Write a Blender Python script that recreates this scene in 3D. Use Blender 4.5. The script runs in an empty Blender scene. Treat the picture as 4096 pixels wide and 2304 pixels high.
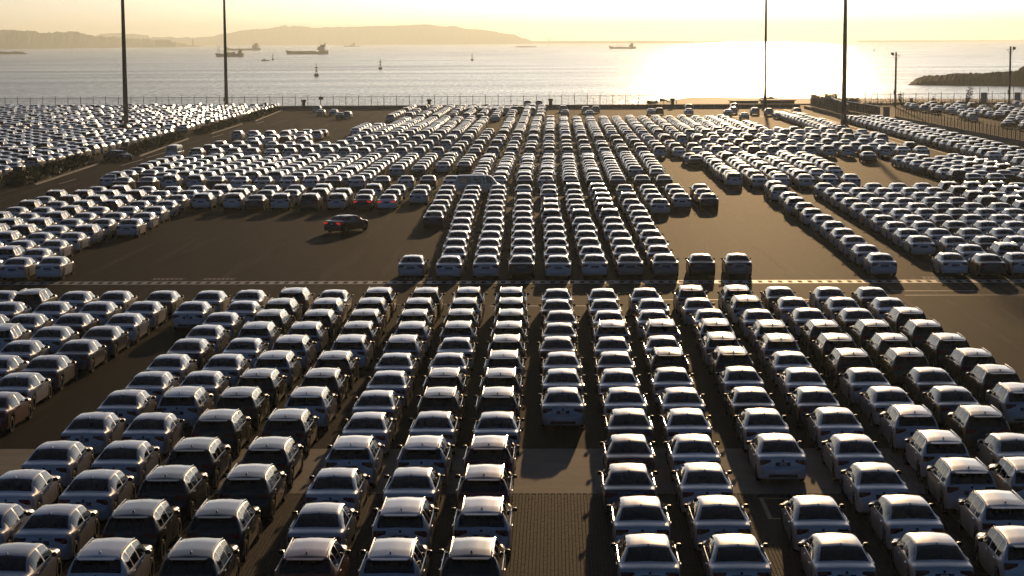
import bpy, bmesh, math, random
import numpy as np
from mathutils import Vector, Matrix
from mathutils.bvhtree import BVHTree

R = math.radians
rng = random.Random(7)
S = bpy.context.scene
C = S.collection

# ------------------------------------------------------------------ camera
F_PX, HOR, ROLL, YAW, CAM_H = 8000.0, 165.0, R(0.28), R(1.25), 16.0
PITCH = math.atan((1152 - HOR) / F_PX)
fw = Vector((-math.sin(YAW) * math.cos(PITCH), math.cos(YAW) * math.cos(PITCH), -math.sin(PITCH)))
r0 = Vector((math.cos(YAW), math.sin(YAW), 0))
u0 = r0.cross(fw)
rt = r0 * math.cos(ROLL) - u0 * math.sin(ROLL)
up = r0 * math.sin(ROLL) + u0 * math.cos(ROLL)
cam_d = bpy.data.cameras.new('camera')
cam_d.sensor_width = 36.0
cam_d.lens = 36.0 * F_PX / 4096.0
cam_d.clip_start, cam_d.clip_end = 1.0, 90000.0
cam = bpy.data.objects.new('camera', cam_d)
C.objects.link(cam)
cam.matrix_world = Matrix(((rt.x, up.x, -fw.x, 0), (rt.y, up.y, -fw.y, 0), (rt.z, up.z, -fw.z, CAM_H), (0, 0, 0, 1)))
S.camera = cam

# ------------------------------------------------------------------ sky, sun, exposure
SUN_EL, SUN_AZ = R(7.6), R(5.6)          # azimuth measured from +Y towards +X
world = bpy.data.worlds.new('World')
S.world = world
world.use_nodes = True
wn = world.node_tree
wn.nodes.clear()
sky = wn.nodes.new('ShaderNodeTexSky')
sky.sky_type = 'NISHITA'
sky.sun_disc = False
sky.sun_elevation = SUN_EL
sky.sun_rotation = SUN_AZ
sky.altitude = 0.0
sky.air_density, sky.dust_density, sky.ozone_density = 0.45, 1.2, 2.6
bg = wn.nodes.new('ShaderNodeBackground')
bg.inputs['Strength'].default_value = 0.10
wo = wn.nodes.new('ShaderNodeOutputWorld')
wn.links.new(sky.outputs[0], bg.inputs[0])
wn.links.new(bg.outputs[0], wo.inputs[0])
sun_d = bpy.data.lights.new('sun', 'SUN')
sun_d.energy = 4.9
sun_d.angle = R(0.5)
sun_d.color = (1.0, 0.64, 0.31)
sun = bpy.data.objects.new('sun', sun_d)
C.objects.link(sun)
sdir = Vector((math.sin(SUN_AZ) * math.cos(SUN_EL), math.cos(SUN_AZ) * math.cos(SUN_EL), math.sin(SUN_EL)))
sun.rotation_euler = (-sdir).to_track_quat('-Z', 'Y').to_euler()
sun.location = sdir * 300
S.view_settings.view_transform = 'Standard'
S.view_settings.look = 'None'
S.view_settings.gamma = 1.0
S.view_settings.exposure = -0.93
S.view_settings.use_curve_mapping = False
S.render.engine = 'CYCLES'
S.cycles.use_denoising = True
S.cycles.max_bounces = 6
S.cycles.diffuse_bounces = 2
S.cycles.glossy_bounces = 3
S.cycles.transmission_bounces = 2
S.cycles.transparent_max_bounces = 10
S.cycles.volume_bounces = 0
S.cycles.sample_clamp_indirect = 4.0

# ------------------------------------------------------------------ materials
def mat(name):
    m = bpy.data.materials.new(name)
    m.use_nodes = True
    nt = m.node_tree
    return m, nt, nt.nodes['Principled BSDF']
def N(nt, t, **kw):
    n = nt.nodes.new(t)
    for k, v in kw.items():
        if k in n.inputs: n.inputs[k].default_value = v
        else: setattr(n, k, v)
    return n
def simple(name, col, rough=0.6, metal=0.0, coat=0.0, noise=None, spec=None):
    m, nt, p = mat(name)
    p.inputs['Base Color'].default_value = (*col, 1)
    p.inputs['Roughness'].default_value = rough
    p.inputs['Metallic'].default_value = metal
    p.inputs['Coat Weight'].default_value = coat
    if spec is not None: p.inputs['Specular IOR Level'].default_value = spec
    if noise:
        sc, lo, hi = noise
        tc = N(nt, 'ShaderNodeTexCoord')
        n = N(nt, 'ShaderNodeTexNoise', Scale=sc, Detail=5.0)
        nt.links.new(tc.outputs['Object'], n.inputs['Vector'])
        r = N(nt, 'ShaderNodeMapRange')
        for k, v in ((1, .3), (2, .7), (3, lo), (4, hi)): r.inputs[k].default_value = v
        nt.links.new(n.outputs[0], r.inputs[0])
        mx = N(nt, 'ShaderNodeMix', data_type='RGBA', blend_type='MULTIPLY')
        mx.inputs[0].default_value = 1.0
        mx.inputs[6].default_value = (*col, 1)
        nt.links.new(r.outputs[0], mx.inputs[7])
        nt.links.new(mx.outputs[2], p.inputs['Base Color'])
    return m

def paint_material(name, attr):
    m, nt, p = mat(name)
    if attr:
        src = N(nt, 'ShaderNodeVertexColor', layer_name='paint').outputs[0]
    else:
        src = N(nt, 'ShaderNodeObjectInfo').outputs['Color']
    tc = N(nt, 'ShaderNodeTexCoord')
    n = N(nt, 'ShaderNodeTexNoise', Scale=2.2, Detail=6.0)
    nt.links.new(tc.outputs['Object'], n.inputs['Vector'])
    r = N(nt, 'ShaderNodeMapRange')
    for k, v in ((1, .35), (2, .75), (3, 0.0), (4, 0.035)): r.inputs[k].default_value = v
    nt.links.new(n.outputs[0], r.inputs[0])
    mx = N(nt, 'ShaderNodeMix', data_type='RGBA')           # a film of road dust
    nt.links.new(r.outputs[0], mx.inputs[0])
    nt.links.new(src, mx.inputs[6])
    mx.inputs[7].default_value = (.28, .25, .21, 1)
    nt.links.new(mx.outputs[2], p.inputs['Base Color'])
    p.inputs['Metallic'].default_value = 0.12
    p.inputs['Roughness'].default_value = 0.40
    p.inputs['Coat Weight'].default_value = 1.0
    p.inputs['Coat Roughness'].default_value = 0.03
    return m
M = {}
M['paint'] = paint_material('car_paint', False)
M['paint_v'] = paint_material('car_paint_mass', True)
def glass_material():
    m, nt, p = mat('tinted_glass')
    nt.nodes.remove(p)
    out = nt.nodes['Material Output']
    tr = N(nt, 'ShaderNodeBsdfTransparent')
    tr.inputs[0].default_value = (.42, .46, .46, 1)
    gl = N(nt, 'ShaderNodeBsdfGlossy')
    gl.inputs['Roughness'].default_value = 0.025
    fr = N(nt, 'ShaderNodeFresnel')
    fr.inputs[0].default_value = 1.85
    mx = N(nt, 'ShaderNodeMixShader')
    nt.links.new(fr.outputs[0], mx.inputs[0])
    nt.links.new(tr.outputs[0], mx.inputs[1])
    nt.links.new(gl.outputs[0], mx.inputs[2])
    nt.links.new(mx.outputs[0], out.inputs[0])
    return m
M['glass'] = glass_material()
M['dark_glass'] = simple('dark_glass', (.012, .013, .014), 0.03)
M['interior'] = simple('dark_interior', (.02, .018, .017), 0.7)
M['black'] = simple('black_trim', (.012, .012, .012), 0.35)
M['chrome'] = simple('bright_trim', (.45, .44, .43), 0.16, 1.0)
M['rail'] = simple('satin_rail', (.6, .6, .6), 0.22, 1.0)
M['tyre'] = simple('tyre_rubber', (.015, .015, .015), 0.75)
M['rim'] = simple('alloy_rim', (.5, .5, .5), 0.28, 1.0)
M['lens'] = simple('red_lens', (.085, .002, .003), 0.2, 0.0, 0.0, spec=.25)
M['lamp'] = simple('clear_lamp', (.55, .55, .56), 0.06, 0.3, 1.0)
M['plate'] = simple('navy_plate', (.012, .018, .06), 0.35)
M['card'] = simple('white_card', (.62, .62, .60), 0.5)
m, nt, p = mat('lit_red_lens')
p.inputs['Base Color'].default_value = (.5, .01, .01, 1)
p.inputs['Emission Color'].default_value = (1.0, .03, .03, 1)
p.inputs['Emission Strength'].default_value = .9
M['brake'] = m
COL = {'w': (.68, .67, .65), 'l': (.52, .52, .52), 'g': (.24, .22, .20), 'b': (.003, .003, .0033), 'n': (.008, .013, .05), 'r': (.17, .008, .010), 'o': (.30, .07, .012)}
CNAME = {'w': 'white', 'l': 'silver', 'g': 'grey brown', 'b': 'black', 'n': 'navy blue', 'r': 'dark red', 'o': 'orange', 'L': 'white', 'B': 'black'}

# ------------------------------------------------------------------ object helpers
def tag(o, label=None, cat=None, group=None, kind=None):
    if label: o['label'] = label
    if cat: o['category'] = cat
    if group: o['group'] = group
    if kind: o['kind'] = kind
    return o
def empty(name, loc=(0, 0, 0), rz=0.0):
    o = bpy.data.objects.new(name, None)
    C.objects.link(o)
    o.location = loc
    o.rotation_euler = (0, 0, rz)
    o.empty_display_size = 0.3
    return o
def mesh_obj(name, me, parent=None, loc=None):
    o = bpy.data.objects.new(name, me)
    C.objects.link(o)
    if parent is not None: o.parent = parent
    if loc is not None: o.location = loc
    return o
def make_mesh(name, V, Fs, mats, idx=None, smooth=False, sharp=None):
    me = bpy.data.meshes.new(name)
    me.from_pydata([tuple(v) for v in V], [], [tuple(f) for f in Fs])
    for m in mats: me.materials.append(m)
    if idx is not None: me.polygons.foreach_set('material_index', idx)
    if smooth:
        me.polygons.foreach_set('use_smooth', [True] * len(me.polygons))
        if sharp: me.set_sharp_from_angle(angle=R(sharp))
    me.update()
    return me
class MB:
    """collects boxes, tubes and lathes into one mesh"""
    def __init__(s): s.V, s.F = [], []
    def add(s, V, Fs):
        b = len(s.V)
        s.V += [tuple(v) for v in V]
        s.F += [tuple(i + b for i in f) for f in Fs]
    def box(s, a, b):
        (x0, y0, z0), (x1, y1, z1) = a, b
        s.add([(x0, y0, z0), (x1, y0, z0), (x1, y1, z0), (x0, y1, z0), (x0, y0, z1), (x1, y0, z1), (x1, y1, z1), (x0, y1, z1)],
              [(3, 2, 1, 0), (4, 5, 6, 7), (0, 1, 5, 4), (1, 2, 6, 5), (2, 3, 7, 6), (3, 0, 4, 7)])
        return s
    def prism(s, poly, axis, a, b):
        """poly of 2D points extruded along axis 0/1/2 from a to b"""
        def P(p, t):
            q = list(p); q.insert(axis, t); return tuple(q)
        n = len(poly)
        V = [P(p, a) for p in poly] + [P(p, b) for p in poly]
        Fs = [tuple(range(n))[::-1], tuple(range(n, 2 * n))] + [(i, (i + 1) % n, (i + 1) % n + n, i + n) for i in range(n)]
        s.add(V, Fs)
        return s
    def tube(s, p, q, r, r2=None, n=8):
        p, q = Vector(p), Vector(q)
        r2 = r if r2 is None else r2
        d = (q - p).normalized()
        a = d.orthogonal().normalized()
        b = d.cross(a)
        V = []
        for c, rr in ((p, r), (q, r2)):
            V += [c + (a * math.cos(2 * math.pi * i / n) + b * math.sin(2 * math.pi * i / n)) * rr for i in range(n)]
        s.add(V, [(i, (i + 1) % n, (i + 1) % n + n, i + n) for i in range(n)] + [tuple(range(n))[::-1], tuple(range(n, 2 * n))])
        return s
    def lathe(s, prof, n=16, c=(0, 0, 0)):
        V = []
        for r, z in prof:
            V += [(c[0] + r * math.cos(2 * math.pi * i / n), c[1] + r * math.sin(2 * math.pi * i / n), c[2] + z) for i in range(n)]
        Fs = []
        for k in range(len(prof) - 1):
            Fs += [(k * n + i, k * n + (i + 1) % n, (k + 1) * n + (i + 1) % n, (k + 1) * n + i) for i in range(n)]
        Fs += [tuple(range(n))[::-1], tuple(range((len(prof) - 1) * n, len(prof) * n))]
        s.add(V, Fs)
        return s
    def mesh(s, name, m, smooth=False, sharp=40):
        return make_mesh(name, s.V, s.F, [m], smooth=smooth, sharp=sharp)
    def build(s, name, m, parent=None, loc=None, smooth=False, sharp=40):
        return mesh_obj(name, s.mesh(name, m, smooth, sharp), parent, loc)
# ------------------------------------------------------------------ ground, water
def noise_mix(nt, vec, scale, detail=6.0, lo=.35, hi=.7):
    n = N(nt, 'ShaderNodeTexNoise', Scale=scale, Detail=detail)
    nt.links.new(vec, n.inputs['Vector'])
    r = N(nt, 'ShaderNodeMapRange')
    for k, v in ((1, lo), (2, hi), (3, 0.0), (4, 1.0)): r.inputs[k].default_value = v
    nt.links.new(n.outputs[0], r.inputs[0])
    return r.outputs[0]
def mixc(nt, fac, a, b):
    mx = N(nt, 'ShaderNodeMix', data_type='RGBA')
    if isinstance(fac, float): mx.inputs[0].default_value = fac
    else: nt.links.new(fac, mx.inputs[0])
    for i, c in ((6, a), (7, b)):
        if isinstance(c, tuple): mx.inputs[i].default_value = (*c, 1)
        else: nt.links.new(c, mx.inputs[i])
    return mx.outputs[2]
def asphalt_material():
    m, nt, p = mat('asphalt')
    g = N(nt, 'ShaderNodeNewGeometry').outputs['Position']
    big = noise_mix(nt, g, .035)
    mid = noise_mix(nt, g, .5)
    fine = noise_mix(nt, g, 9.0, 4.0, .3, .75)
    c = mixc(nt, big, (.021, .019, .0165), (.032, .0285, .024))
    c = mixc(nt, mid, c, (.026, .023, .0195))
    st_ = noise_mix(nt, g, .11, 7.0, .60, .72)               # oil and tyre stains
    c = mixc(nt, st_, c, (.020, .017, .015))
    pv = N(nt, 'ShaderNodeMapping'); pv.inputs['Scale'].default_value = (.55, .03, 1); nt.links.new(g, pv.inputs[0])
    tr_ = noise_mix(nt, pv.outputs[0], 1.0, 3.0, .56, .75)    # tyre-polished tracks along the files
    c = mixc(nt, tr_, c, (.070, .060, .048))
    # painted streaks of sunlight between cars, 2.45 m apart, along the files
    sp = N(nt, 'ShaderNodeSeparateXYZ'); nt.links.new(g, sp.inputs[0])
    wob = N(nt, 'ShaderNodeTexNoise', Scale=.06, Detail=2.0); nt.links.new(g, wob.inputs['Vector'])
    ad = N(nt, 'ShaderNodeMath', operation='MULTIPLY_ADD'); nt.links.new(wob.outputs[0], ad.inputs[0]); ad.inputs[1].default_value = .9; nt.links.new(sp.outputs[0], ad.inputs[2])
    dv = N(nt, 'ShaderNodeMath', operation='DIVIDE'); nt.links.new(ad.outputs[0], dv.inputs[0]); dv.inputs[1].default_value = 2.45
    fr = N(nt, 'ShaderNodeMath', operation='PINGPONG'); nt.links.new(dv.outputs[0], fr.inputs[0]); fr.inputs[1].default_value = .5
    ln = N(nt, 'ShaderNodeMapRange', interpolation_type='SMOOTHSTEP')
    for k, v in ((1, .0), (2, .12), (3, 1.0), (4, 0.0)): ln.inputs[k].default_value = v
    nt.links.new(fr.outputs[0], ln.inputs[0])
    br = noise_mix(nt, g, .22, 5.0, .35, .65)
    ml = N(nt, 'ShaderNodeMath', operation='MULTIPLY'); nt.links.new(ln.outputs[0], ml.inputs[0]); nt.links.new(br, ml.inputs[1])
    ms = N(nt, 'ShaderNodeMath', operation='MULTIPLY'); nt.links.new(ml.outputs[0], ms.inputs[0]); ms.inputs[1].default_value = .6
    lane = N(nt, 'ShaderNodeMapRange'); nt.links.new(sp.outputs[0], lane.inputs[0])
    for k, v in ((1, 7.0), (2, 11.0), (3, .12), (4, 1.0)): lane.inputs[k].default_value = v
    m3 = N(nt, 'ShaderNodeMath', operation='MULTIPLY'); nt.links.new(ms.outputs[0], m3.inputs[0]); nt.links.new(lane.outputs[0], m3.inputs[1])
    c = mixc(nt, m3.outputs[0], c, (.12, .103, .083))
    c2 = mixc(nt, fine, (.75, .75, .75), (1.2, 1.2, 1.2))
    mu = N(nt, 'ShaderNodeMix', data_type='RGBA', blend_type='MULTIPLY'); mu.inputs[0].default_value = 1.0
    nt.links.new(c, mu.inputs[6]); nt.links.new(c2, mu.inputs[7])
    nt.links.new(mu.outputs[2], p.inputs['Base Color'])
    p.inputs['Roughness'].default_value = .74
    p.inputs['Specular IOR Level'].default_value = .009
    bp = N(nt, 'ShaderNodeBump', Strength=.12, Distance=.02)
    hn = N(nt, 'ShaderNodeTexNoise', Scale=22.0, Detail=3.0); nt.links.new(g, hn.inputs['Vector'])
    nt.links.new(hn.outputs[0], bp.inputs['Height']); nt.links.new(bp.outputs[0], p.inputs['Normal'])
    return m
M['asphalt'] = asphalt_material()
M['concrete'] = simple('concrete', (.22, .178, .13), .85, noise=(.8, .75, 1.15))
M['pale_concrete'] = simple('pale_concrete', (.36, .33, .29), .75, noise=(.9, .7, 1.1))
M['dark_concrete'] = simple('dark_concrete', (.12, .11, .10), .8, noise=(.7, .7, 1.15))
M['joint'] = simple('joint_sand', (.035, .032, .028), .9)
M['white_line'] = simple('white_line_paint', (.38, .365, .34), .6, noise=(3.0, .55, 1.1))
M['yellow_line'] = simple('yellow_line_paint', (.30, .25, .10), .7, noise=(3.0, .4, 1.1))
def brick_material():
    m, nt, p = mat('paving_brick')
    ge = N(nt, 'ShaderNodeNewGeometry')
    sn = N(nt, 'ShaderNodeVectorMath', operation='SNAP'); sn.inputs[1].default_value = (.114, .228, 9.0)
    nt.links.new(ge.outputs['Position'], sn.inputs[0])
    wn_ = N(nt, 'ShaderNodeTexWhiteNoise'); nt.links.new(sn.outputs[0], wn_.inputs['Vector'])
    c = mixc(nt, wn_.outputs[0], (.040, .031, .024), (.070, .054, .040))
    big = noise_mix(nt, ge.outputs['Position'], .3)
    c = mixc(nt, big, c, (.048, .037, .029))
    nt.links.new(c, p.inputs['Base Color'])
    p.inputs['Roughness'].default_value = .8
    p.inputs['Specular IOR Level'].default_value = .05
    return m
M['brick'] = brick_material()

def quad(name, x0, y0, x1, y1, z, m, parent=None):
    me = make_mesh(name, [(x0, y0, z), (x1, y0, z), (x1, y1, z), (x0, y1, z)], [(0, 1, 2, 3)], [m])
    return mesh_obj(name, me, parent)
STRIP0, STRIP1, EDGE = 69.85, 77.75, 500.0
tag(quad('ground', -420, -120, 420, EDGE, -.035, M['joint']), kind='structure')
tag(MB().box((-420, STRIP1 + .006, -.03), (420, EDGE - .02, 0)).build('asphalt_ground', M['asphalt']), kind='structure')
tag(MB().box((-420, -119, -.03), (420, 48, 0)).build('quay_apron', M['dark_concrete']), kind='structure')
strip = MB().box((-60, STRIP0 + .02, -.034), (60, STRIP1 - .02, -.026)).build('concrete_strip', M['joint'])
tag(strip, kind='structure')
x = -62.05
while x < 60:
    zz = rng.uniform(-.002, .002)
    MB().box((x + .011, STRIP0, -.025), (x + 4.989, STRIP1, zz)).build('concrete_slab', M['concrete'], strip)
    x += 5.0

# block paving: 300 single bricks nearest in the bare aisle, the rest joined
pave = MB().box((-32, 48.0, -.034), (32, STRIP0 - .01, -.028)).build('brick_paving', M['joint'])
tag(pave, kind='structure')
BW, BL = .114, .228
bricks = []
ncol = int(58 / BW)
for i in range(ncol):
    x = -29 + i * BW
    off = (BL / 2 if i % 2 else 0)
    y = 50.0 + off
    while y + BL < STRIP0:
        lim = .29 * y + .4
        if -lim - 2 < x < lim: bricks.append((x, y))
        y += BL
bricks.sort(key=lambda b: (0 if -1.15 < b[0] < 1.75 and b[1] > 59.9 else 1, b[1], b[0]))
g, ge = .009, .006
def brick_mesh():
    return MB().box((0, 0, -.026), (BW - g * 2, BL - ge * 2, 0)).mesh('brick', M['brick'])
bme = brick_mesh()
for x, y in bricks[:300]:
    o = mesh_obj('brick', bme, pave, (x + g, y + ge, rng.uniform(-.004, .001)))
rest = bricks[300:]
B = np.array(rest, 'f4')
nb = len(B)
cz = np.array([rng.uniform(-.004, .001) for _ in range(nb)], 'f4')
ox = np.array([0, 1, 1, 0, 0, 1, 1, 0], 'f4') * (BW - 2 * g); oy = np.array([0, 0, 1, 1, 0, 0, 1, 1], 'f4') * (BL - 2 * ge)
V = np.empty((nb, 8, 3), 'f4')
V[:, :, 0] = B[:, :1] + g + ox; V[:, :, 1] = B[:, 1:] + ge + oy
V[:, :4, 2] = -.026; V[:, 4:, 2] = cz[:, None]
Q = np.array([(4, 5, 6, 7), (0, 1, 5, 4), (1, 2, 6, 5), (2, 3, 7, 6), (3, 0, 4, 7)], 'i4')
Fq = (Q[None] + (np.arange(nb, dtype='i4') * 8)[:, None, None]).reshape(-1, 4)
me = bpy.data.meshes.new('brick_field')
me.vertices.add(nb * 8); me.vertices.foreach_set('co', V.ravel())
me.loops.add(len(Fq) * 4); me.loops.foreach_set('vertex_index', Fq.ravel())
me.polygons.add(len(Fq)); me.polygons.foreach_set('loop_start', np.arange(0, len(Fq) * 4, 4, dtype='i4')); me.polygons.foreach_set('loop_total', np.full(len(Fq), 4, 'i4'))
me.polygons.foreach_set('use_smooth', np.zeros(len(Fq), bool)); me.materials.append(M['brick']); me.update()
tag(mesh_obj('brick_field', me, pave), kind='stuff')

# painted markings, sheets 4 mm above what they lie on
mk = MB()
def strip_xy(b, x0, y0, x1, y1, z=.005): b.add([(x0, y0, z), (x1, y0, z), (x1, y1, z), (x0, y1, z)], [(0, 1, 2, 3)])
strip_xy(mk, -70, 131.95, 70, 132.25); strip_xy(mk, -70, 133.35, 70, 133.65)
x = -70
while x < 70:
    strip_xy(mk, x, 132.25, x + .36, 133.35); x += .66
tag(mk.build('road_marking', M['white_line']), kind='structure')
mk = MB()
for x0, x1, y in ((5.0, 19.0, 123.4), (21.5, 27, 127.6), (22.0, 33.0, 125.4), (36.0, 46.0, 119.5), (-13, -6, 121.5), (-4, 3.5, 120.6)): strip_xy(mk, x0, y, x1, y + .18)
tag(mk.build('bay_line', M['white_line']), kind='structure')
mk = MB(); strip_xy(mk, 7.15, 66.0, 7.3, 69.2, .004); strip_xy(mk, 7.3, 66.0, 8.0, 66.15, .004); strip_xy(mk, 7.3, 69.0, 8.6, 69.12, .004)
tag(mk.build('corner_marking', M['yellow_line']), kind='structure')
mk = MB()
for y0, y1, x0 in ((228, 236, -57.0), (262, 276, -57.2), (280, 296, -57.5), (340, 352, -58.5), (398, 408, -59.5)): strip_xy(mk, x0, y0, x0 + .22, y1)
strip_xy(mk, 55.0, 255, 55.2, 420); strip_xy(mk, 53.2, 300, 53.4, 470)
strip_xy(mk, -95, 470.2, 58, 470.9); strip_xy(mk, 10, 425, 48, 425.8)
tag(mk.build('edge_line', M['white_line']), kind='structure')

ck = MB()
q = random.Random(5); px_, py_ = 15.2, 158.0
while py_ > 134.5:
    nx_, ny_ = px_ + q.uniform(-.16, .22), py_ - q.uniform(.5, 1.1)
    ck.add([(px_ - .025, py_, .004), (px_ + .03, py_, .004), (nx_ + .025, ny_, .004), (nx_ - .02, ny_, .004)], [(0, 3, 2, 1)]); px_, py_ = nx_, ny_
tag(ck.build('asphalt_crack', M['joint']), kind='structure')
dr = MB()
for x0, y0 in ((-24.0, 134.6), (-27.5, 134.6), (-10.6, 134.5), (24.8, 134.4), (-40, 134.7)):
    strip_xy(dr, x0, y0, x0 + 2.2, y0 + .16, .004); strip_xy(dr, x0, y0 + .75, x0 + 2.2, y0 + .91, .004)
    for k in range(7): strip_xy(dr, x0 + .1 + k * .3, y0 + .16, x0 + .18 + k * .3, y0 + .75, .004)
tag(dr.build('drain_frame', M['pale_concrete']), kind='structure')
# quay wall and sea
tag(MB().box((-420, EDGE, -4.0), (420, EDGE + 1.2, .25)).build('quay_wall', M['dark_concrete']), kind='structure')
def water_material():
    m, nt, p = mat('sea_water')
    p.inputs['Base Color'].default_value = (.02, .085, .08, 1)
    p.inputs['IOR'].default_value = 1.15
    g = N(nt, 'ShaderNodeNewGeometry').outputs['Position']
    def stretched(sx, sy, detail=4.0):
        mp = N(nt, 'ShaderNodeMapping'); mp.inputs['Scale'].default_value = (sx, sy, 1.0); nt.links.new(g, mp.inputs[0])
        n = N(nt, 'ShaderNodeTexNoise', Scale=1.0, Detail=detail); nt.links.new(mp.outputs[0], n.inputs['Vector'])
        return n.outputs[0]
    h = None
    for sx, sy, am in ((.40, .16, 1.0), (.12, .05, 1.6), (.9, .12, .9)):
        a = N(nt, 'ShaderNodeMath', operation='MULTIPLY'); nt.links.new(stretched(sx, sy), a.inputs[0]); a.inputs[1].default_value = am
        if h is None: h = a.outputs[0]
        else:
            s = N(nt, 'ShaderNodeMath', operation='ADD'); nt.links.new(h, s.inputs[0]); nt.links.new(a.outputs[0], s.inputs[1]); h = s.outputs[0]
    bp = N(nt, 'ShaderNodeBump', Strength=.7, Distance=.5)
    nt.links.new(h, bp.inputs['Height']); nt.links.new(bp.outputs[0], p.inputs['Normal'])
    # wind streaks and ripples change how rough the surface is
    r = N(nt, 'ShaderNodeMapRange')
    for k, v in ((1, .35), (2, .65), (3, .15), (4, .27)): r.inputs[k].default_value = v
    w = N(nt, 'ShaderNodeMath', operation='ADD'); q1 = N(nt, 'ShaderNodeMath', operation='MULTIPLY'); q2 = N(nt, 'ShaderNodeMath', operation='MULTIPLY')
    nt.links.new(stretched(.004, .012, 5.0), q1.inputs[0]); q1.inputs[1].default_value = .5
    nt.links.new(stretched(.8, .07, 3.0), q2.inputs[0]); q2.inputs[1].default_value = .5
    nt.links.new(q1.outputs[0], w.inputs[0]); nt.links.new(q2.outputs[0], w.inputs[1]); nt.links.new(w.outputs[0], r.inputs[0]); nt.links.new(r.outputs[0], p.inputs['Roughness'])
    return m
M['water'] = water_material()
SEA = -3.0
tag(quad('sea_water', -21000, EDGE + 1.0, 21000, 21500, SEA, M['water']), kind='structure')
# ------------------------------------------------------------------ the car models
_pc = {}
def ip(u, pts):
    """monotone cubic through the points, so that roofs and bonnets run smooth"""
    k = id(pts)
    if k not in _pc:
        x, y = (np.array(v, float) for v in zip(*pts))
        h = np.diff(x); d = np.diff(y) / h; m = np.zeros(len(x))
        for i in range(1, len(x) - 1):
            if d[i - 1] * d[i] > 0:
                w1, w2 = 2 * h[i] + h[i - 1], h[i] + 2 * h[i - 1]
                m[i] = (w1 + w2) / (w1 / d[i - 1] + w2 / d[i])
        m[0], m[-1] = d[0], d[-1]
        _pc[k] = (x, y, h, m)
    x, y, h, m = _pc[k]
    u = min(max(u, x[0]), x[-1])
    i = min(int(np.searchsorted(x, u, 'right')) - 1, len(h) - 1)
    t = (u - x[i]) / h[i]
    return float(y[i] * (1 + 2 * t) * (1 - t) ** 2 + m[i] * h[i] * t * (1 - t) ** 2 + y[i + 1] * t * t * (3 - 2 * t) + m[i + 1] * h[i] * t * t * (t - 1))
SEDAN = dict(
    L=4.65, W=.905, uc_r=.98, uc_f=3.82, rw=.335, arch=.375, zc=.335,
    w=[(0, .62), (.03, .72), (.08, .80), (.16, .845), (.4, .885), (.98, .905), (3.0, .905), (3.9, .895), (4.25, .84), (4.45, .74), (4.58, .60), (4.65, .42)],
    top=[(0, .60), (.03, .655), (.07, .70), (.085, .72), (.10, .88), (.12, .965), (.14, 1.005), (.17, 1.03), (.30, 1.055), (.60, 1.085), (.70, 1.11), (1.0, 1.265), (1.25, 1.365), (1.38, 1.40), (1.55, 1.422), (1.95, 1.44), (2.4, 1.432), (2.8, 1.40), (2.98, 1.37), (3.25, 1.21), (3.52, 1.03), (3.62, 1.0), (4.0, .945), (4.35, .84), (4.52, .73), (4.60, .62), (4.65, .50)],
    zb=[(0, .30), (.1, .24), (.4, .2), (4.2, .19), (4.55, .22), (4.65, .3)],
    sh=[(0, .55), (.07, .66), (.10, .84), (.14, .945), (.3, .985), (1.0, 1.0), (2.2, .965), (3.3, .925), (3.9, .875), (4.35, .78), (4.52, .68), (4.60, .58), (4.65, .46)],
    wgf=[(0, .93), (.14, .93), (.6, .88), (.70, .86), (1.0, .77), (1.38, .70), (2.0, .69), (2.7, .695), (2.98, .71), (3.25, .765), (3.52, .825), (3.62, .86), (4.2, .88), (4.65, .9)],
    gz=[(0, .02), (.14, .028), (.6, .04), (.70, .05), (1.0, .07), (1.38, .075), (2.7, .075), (2.98, .07), (3.52, .04), (3.62, .035), (4.65, .02)],
    rear=(.72, 1.36), front=(3.0, 3.50), side=((1.06, 2.18), (2.28, 3.28)), ant=(1.42, 1.425), H=1.44,
    light=(.44, .872, .775, .95), plate=.80, handle=((1.25, .905), (2.38, .885)), mir=(2.98, .98), head=(.45, .8, .62, .74), badge=.92)
ESTATE = dict(
    L=4.45, W=.915, uc_r=.80, uc_f=3.58, rw=.35, arch=.39, zc=.35,
    w=[(0, .66), (.03, .75), (.08, .83), (.16, .865), (.4, .895), (.9, .915), (2.9, .915), (3.7, .90), (4.05, .85), (4.25, .76), (4.38, .62), (4.45, .44)],
    top=[(0, .66), (.03, .72), (.06, .76), (.075, .80), (.09, 1.0), (.11, 1.09), (.14, 1.13), (.44, 1.50), (.50, 1.535), (.70, 1.565), (1.2, 1.60), (1.9, 1.605), (2.4, 1.58), (2.68, 1.545), (2.95, 1.36), (3.25, 1.15), (3.35, 1.12), (3.8, 1.055), (4.15, .94), (4.32, .82), (4.40, .70), (4.45, .56)],
    zb=[(0, .34), (.1, .28), (.4, .24), (4.0, .23), (4.35, .26), (4.45, .34)],
    sh=[(0, .60), (.06, .70), (.09, .93), (.14, 1.03), (.4, 1.08), (1.0, 1.075), (2.2, 1.05), (3.1, 1.03), (3.7, .98), (4.15, .88), (4.32, .77), (4.40, .66), (4.45, .52)],
    wgf=[(0, .93), (.11, .92), (.14, .89), (.44, .765), (.6, .725), (1.0, .69), (1.9, .685), (2.5, .70), (2.68, .715), (3.0, .78), (3.25, .835), (3.4, .87), (4.45, .9)],
    gz=[(0, .02), (.14, .04), (.44, .075), (.6, .08), (1.9, .085), (2.5, .08), (2.68, .075), (3.25, .045), (3.4, .04), (4.45, .02)],
    rear=(.16, .43), front=(2.70, 3.22), side=((.62, 1.12), (1.18, 1.92), (2.02, 2.98)), ant=(.80, 1.57), H=1.605,
    light=(.44, .885, .87, 1.06), plate=.86, handle=((1.0, 1.0), (2.1, .985)), mir=(2.68, 1.08), head=(.46, .82, .74, .87), badge=1.05)
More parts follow.
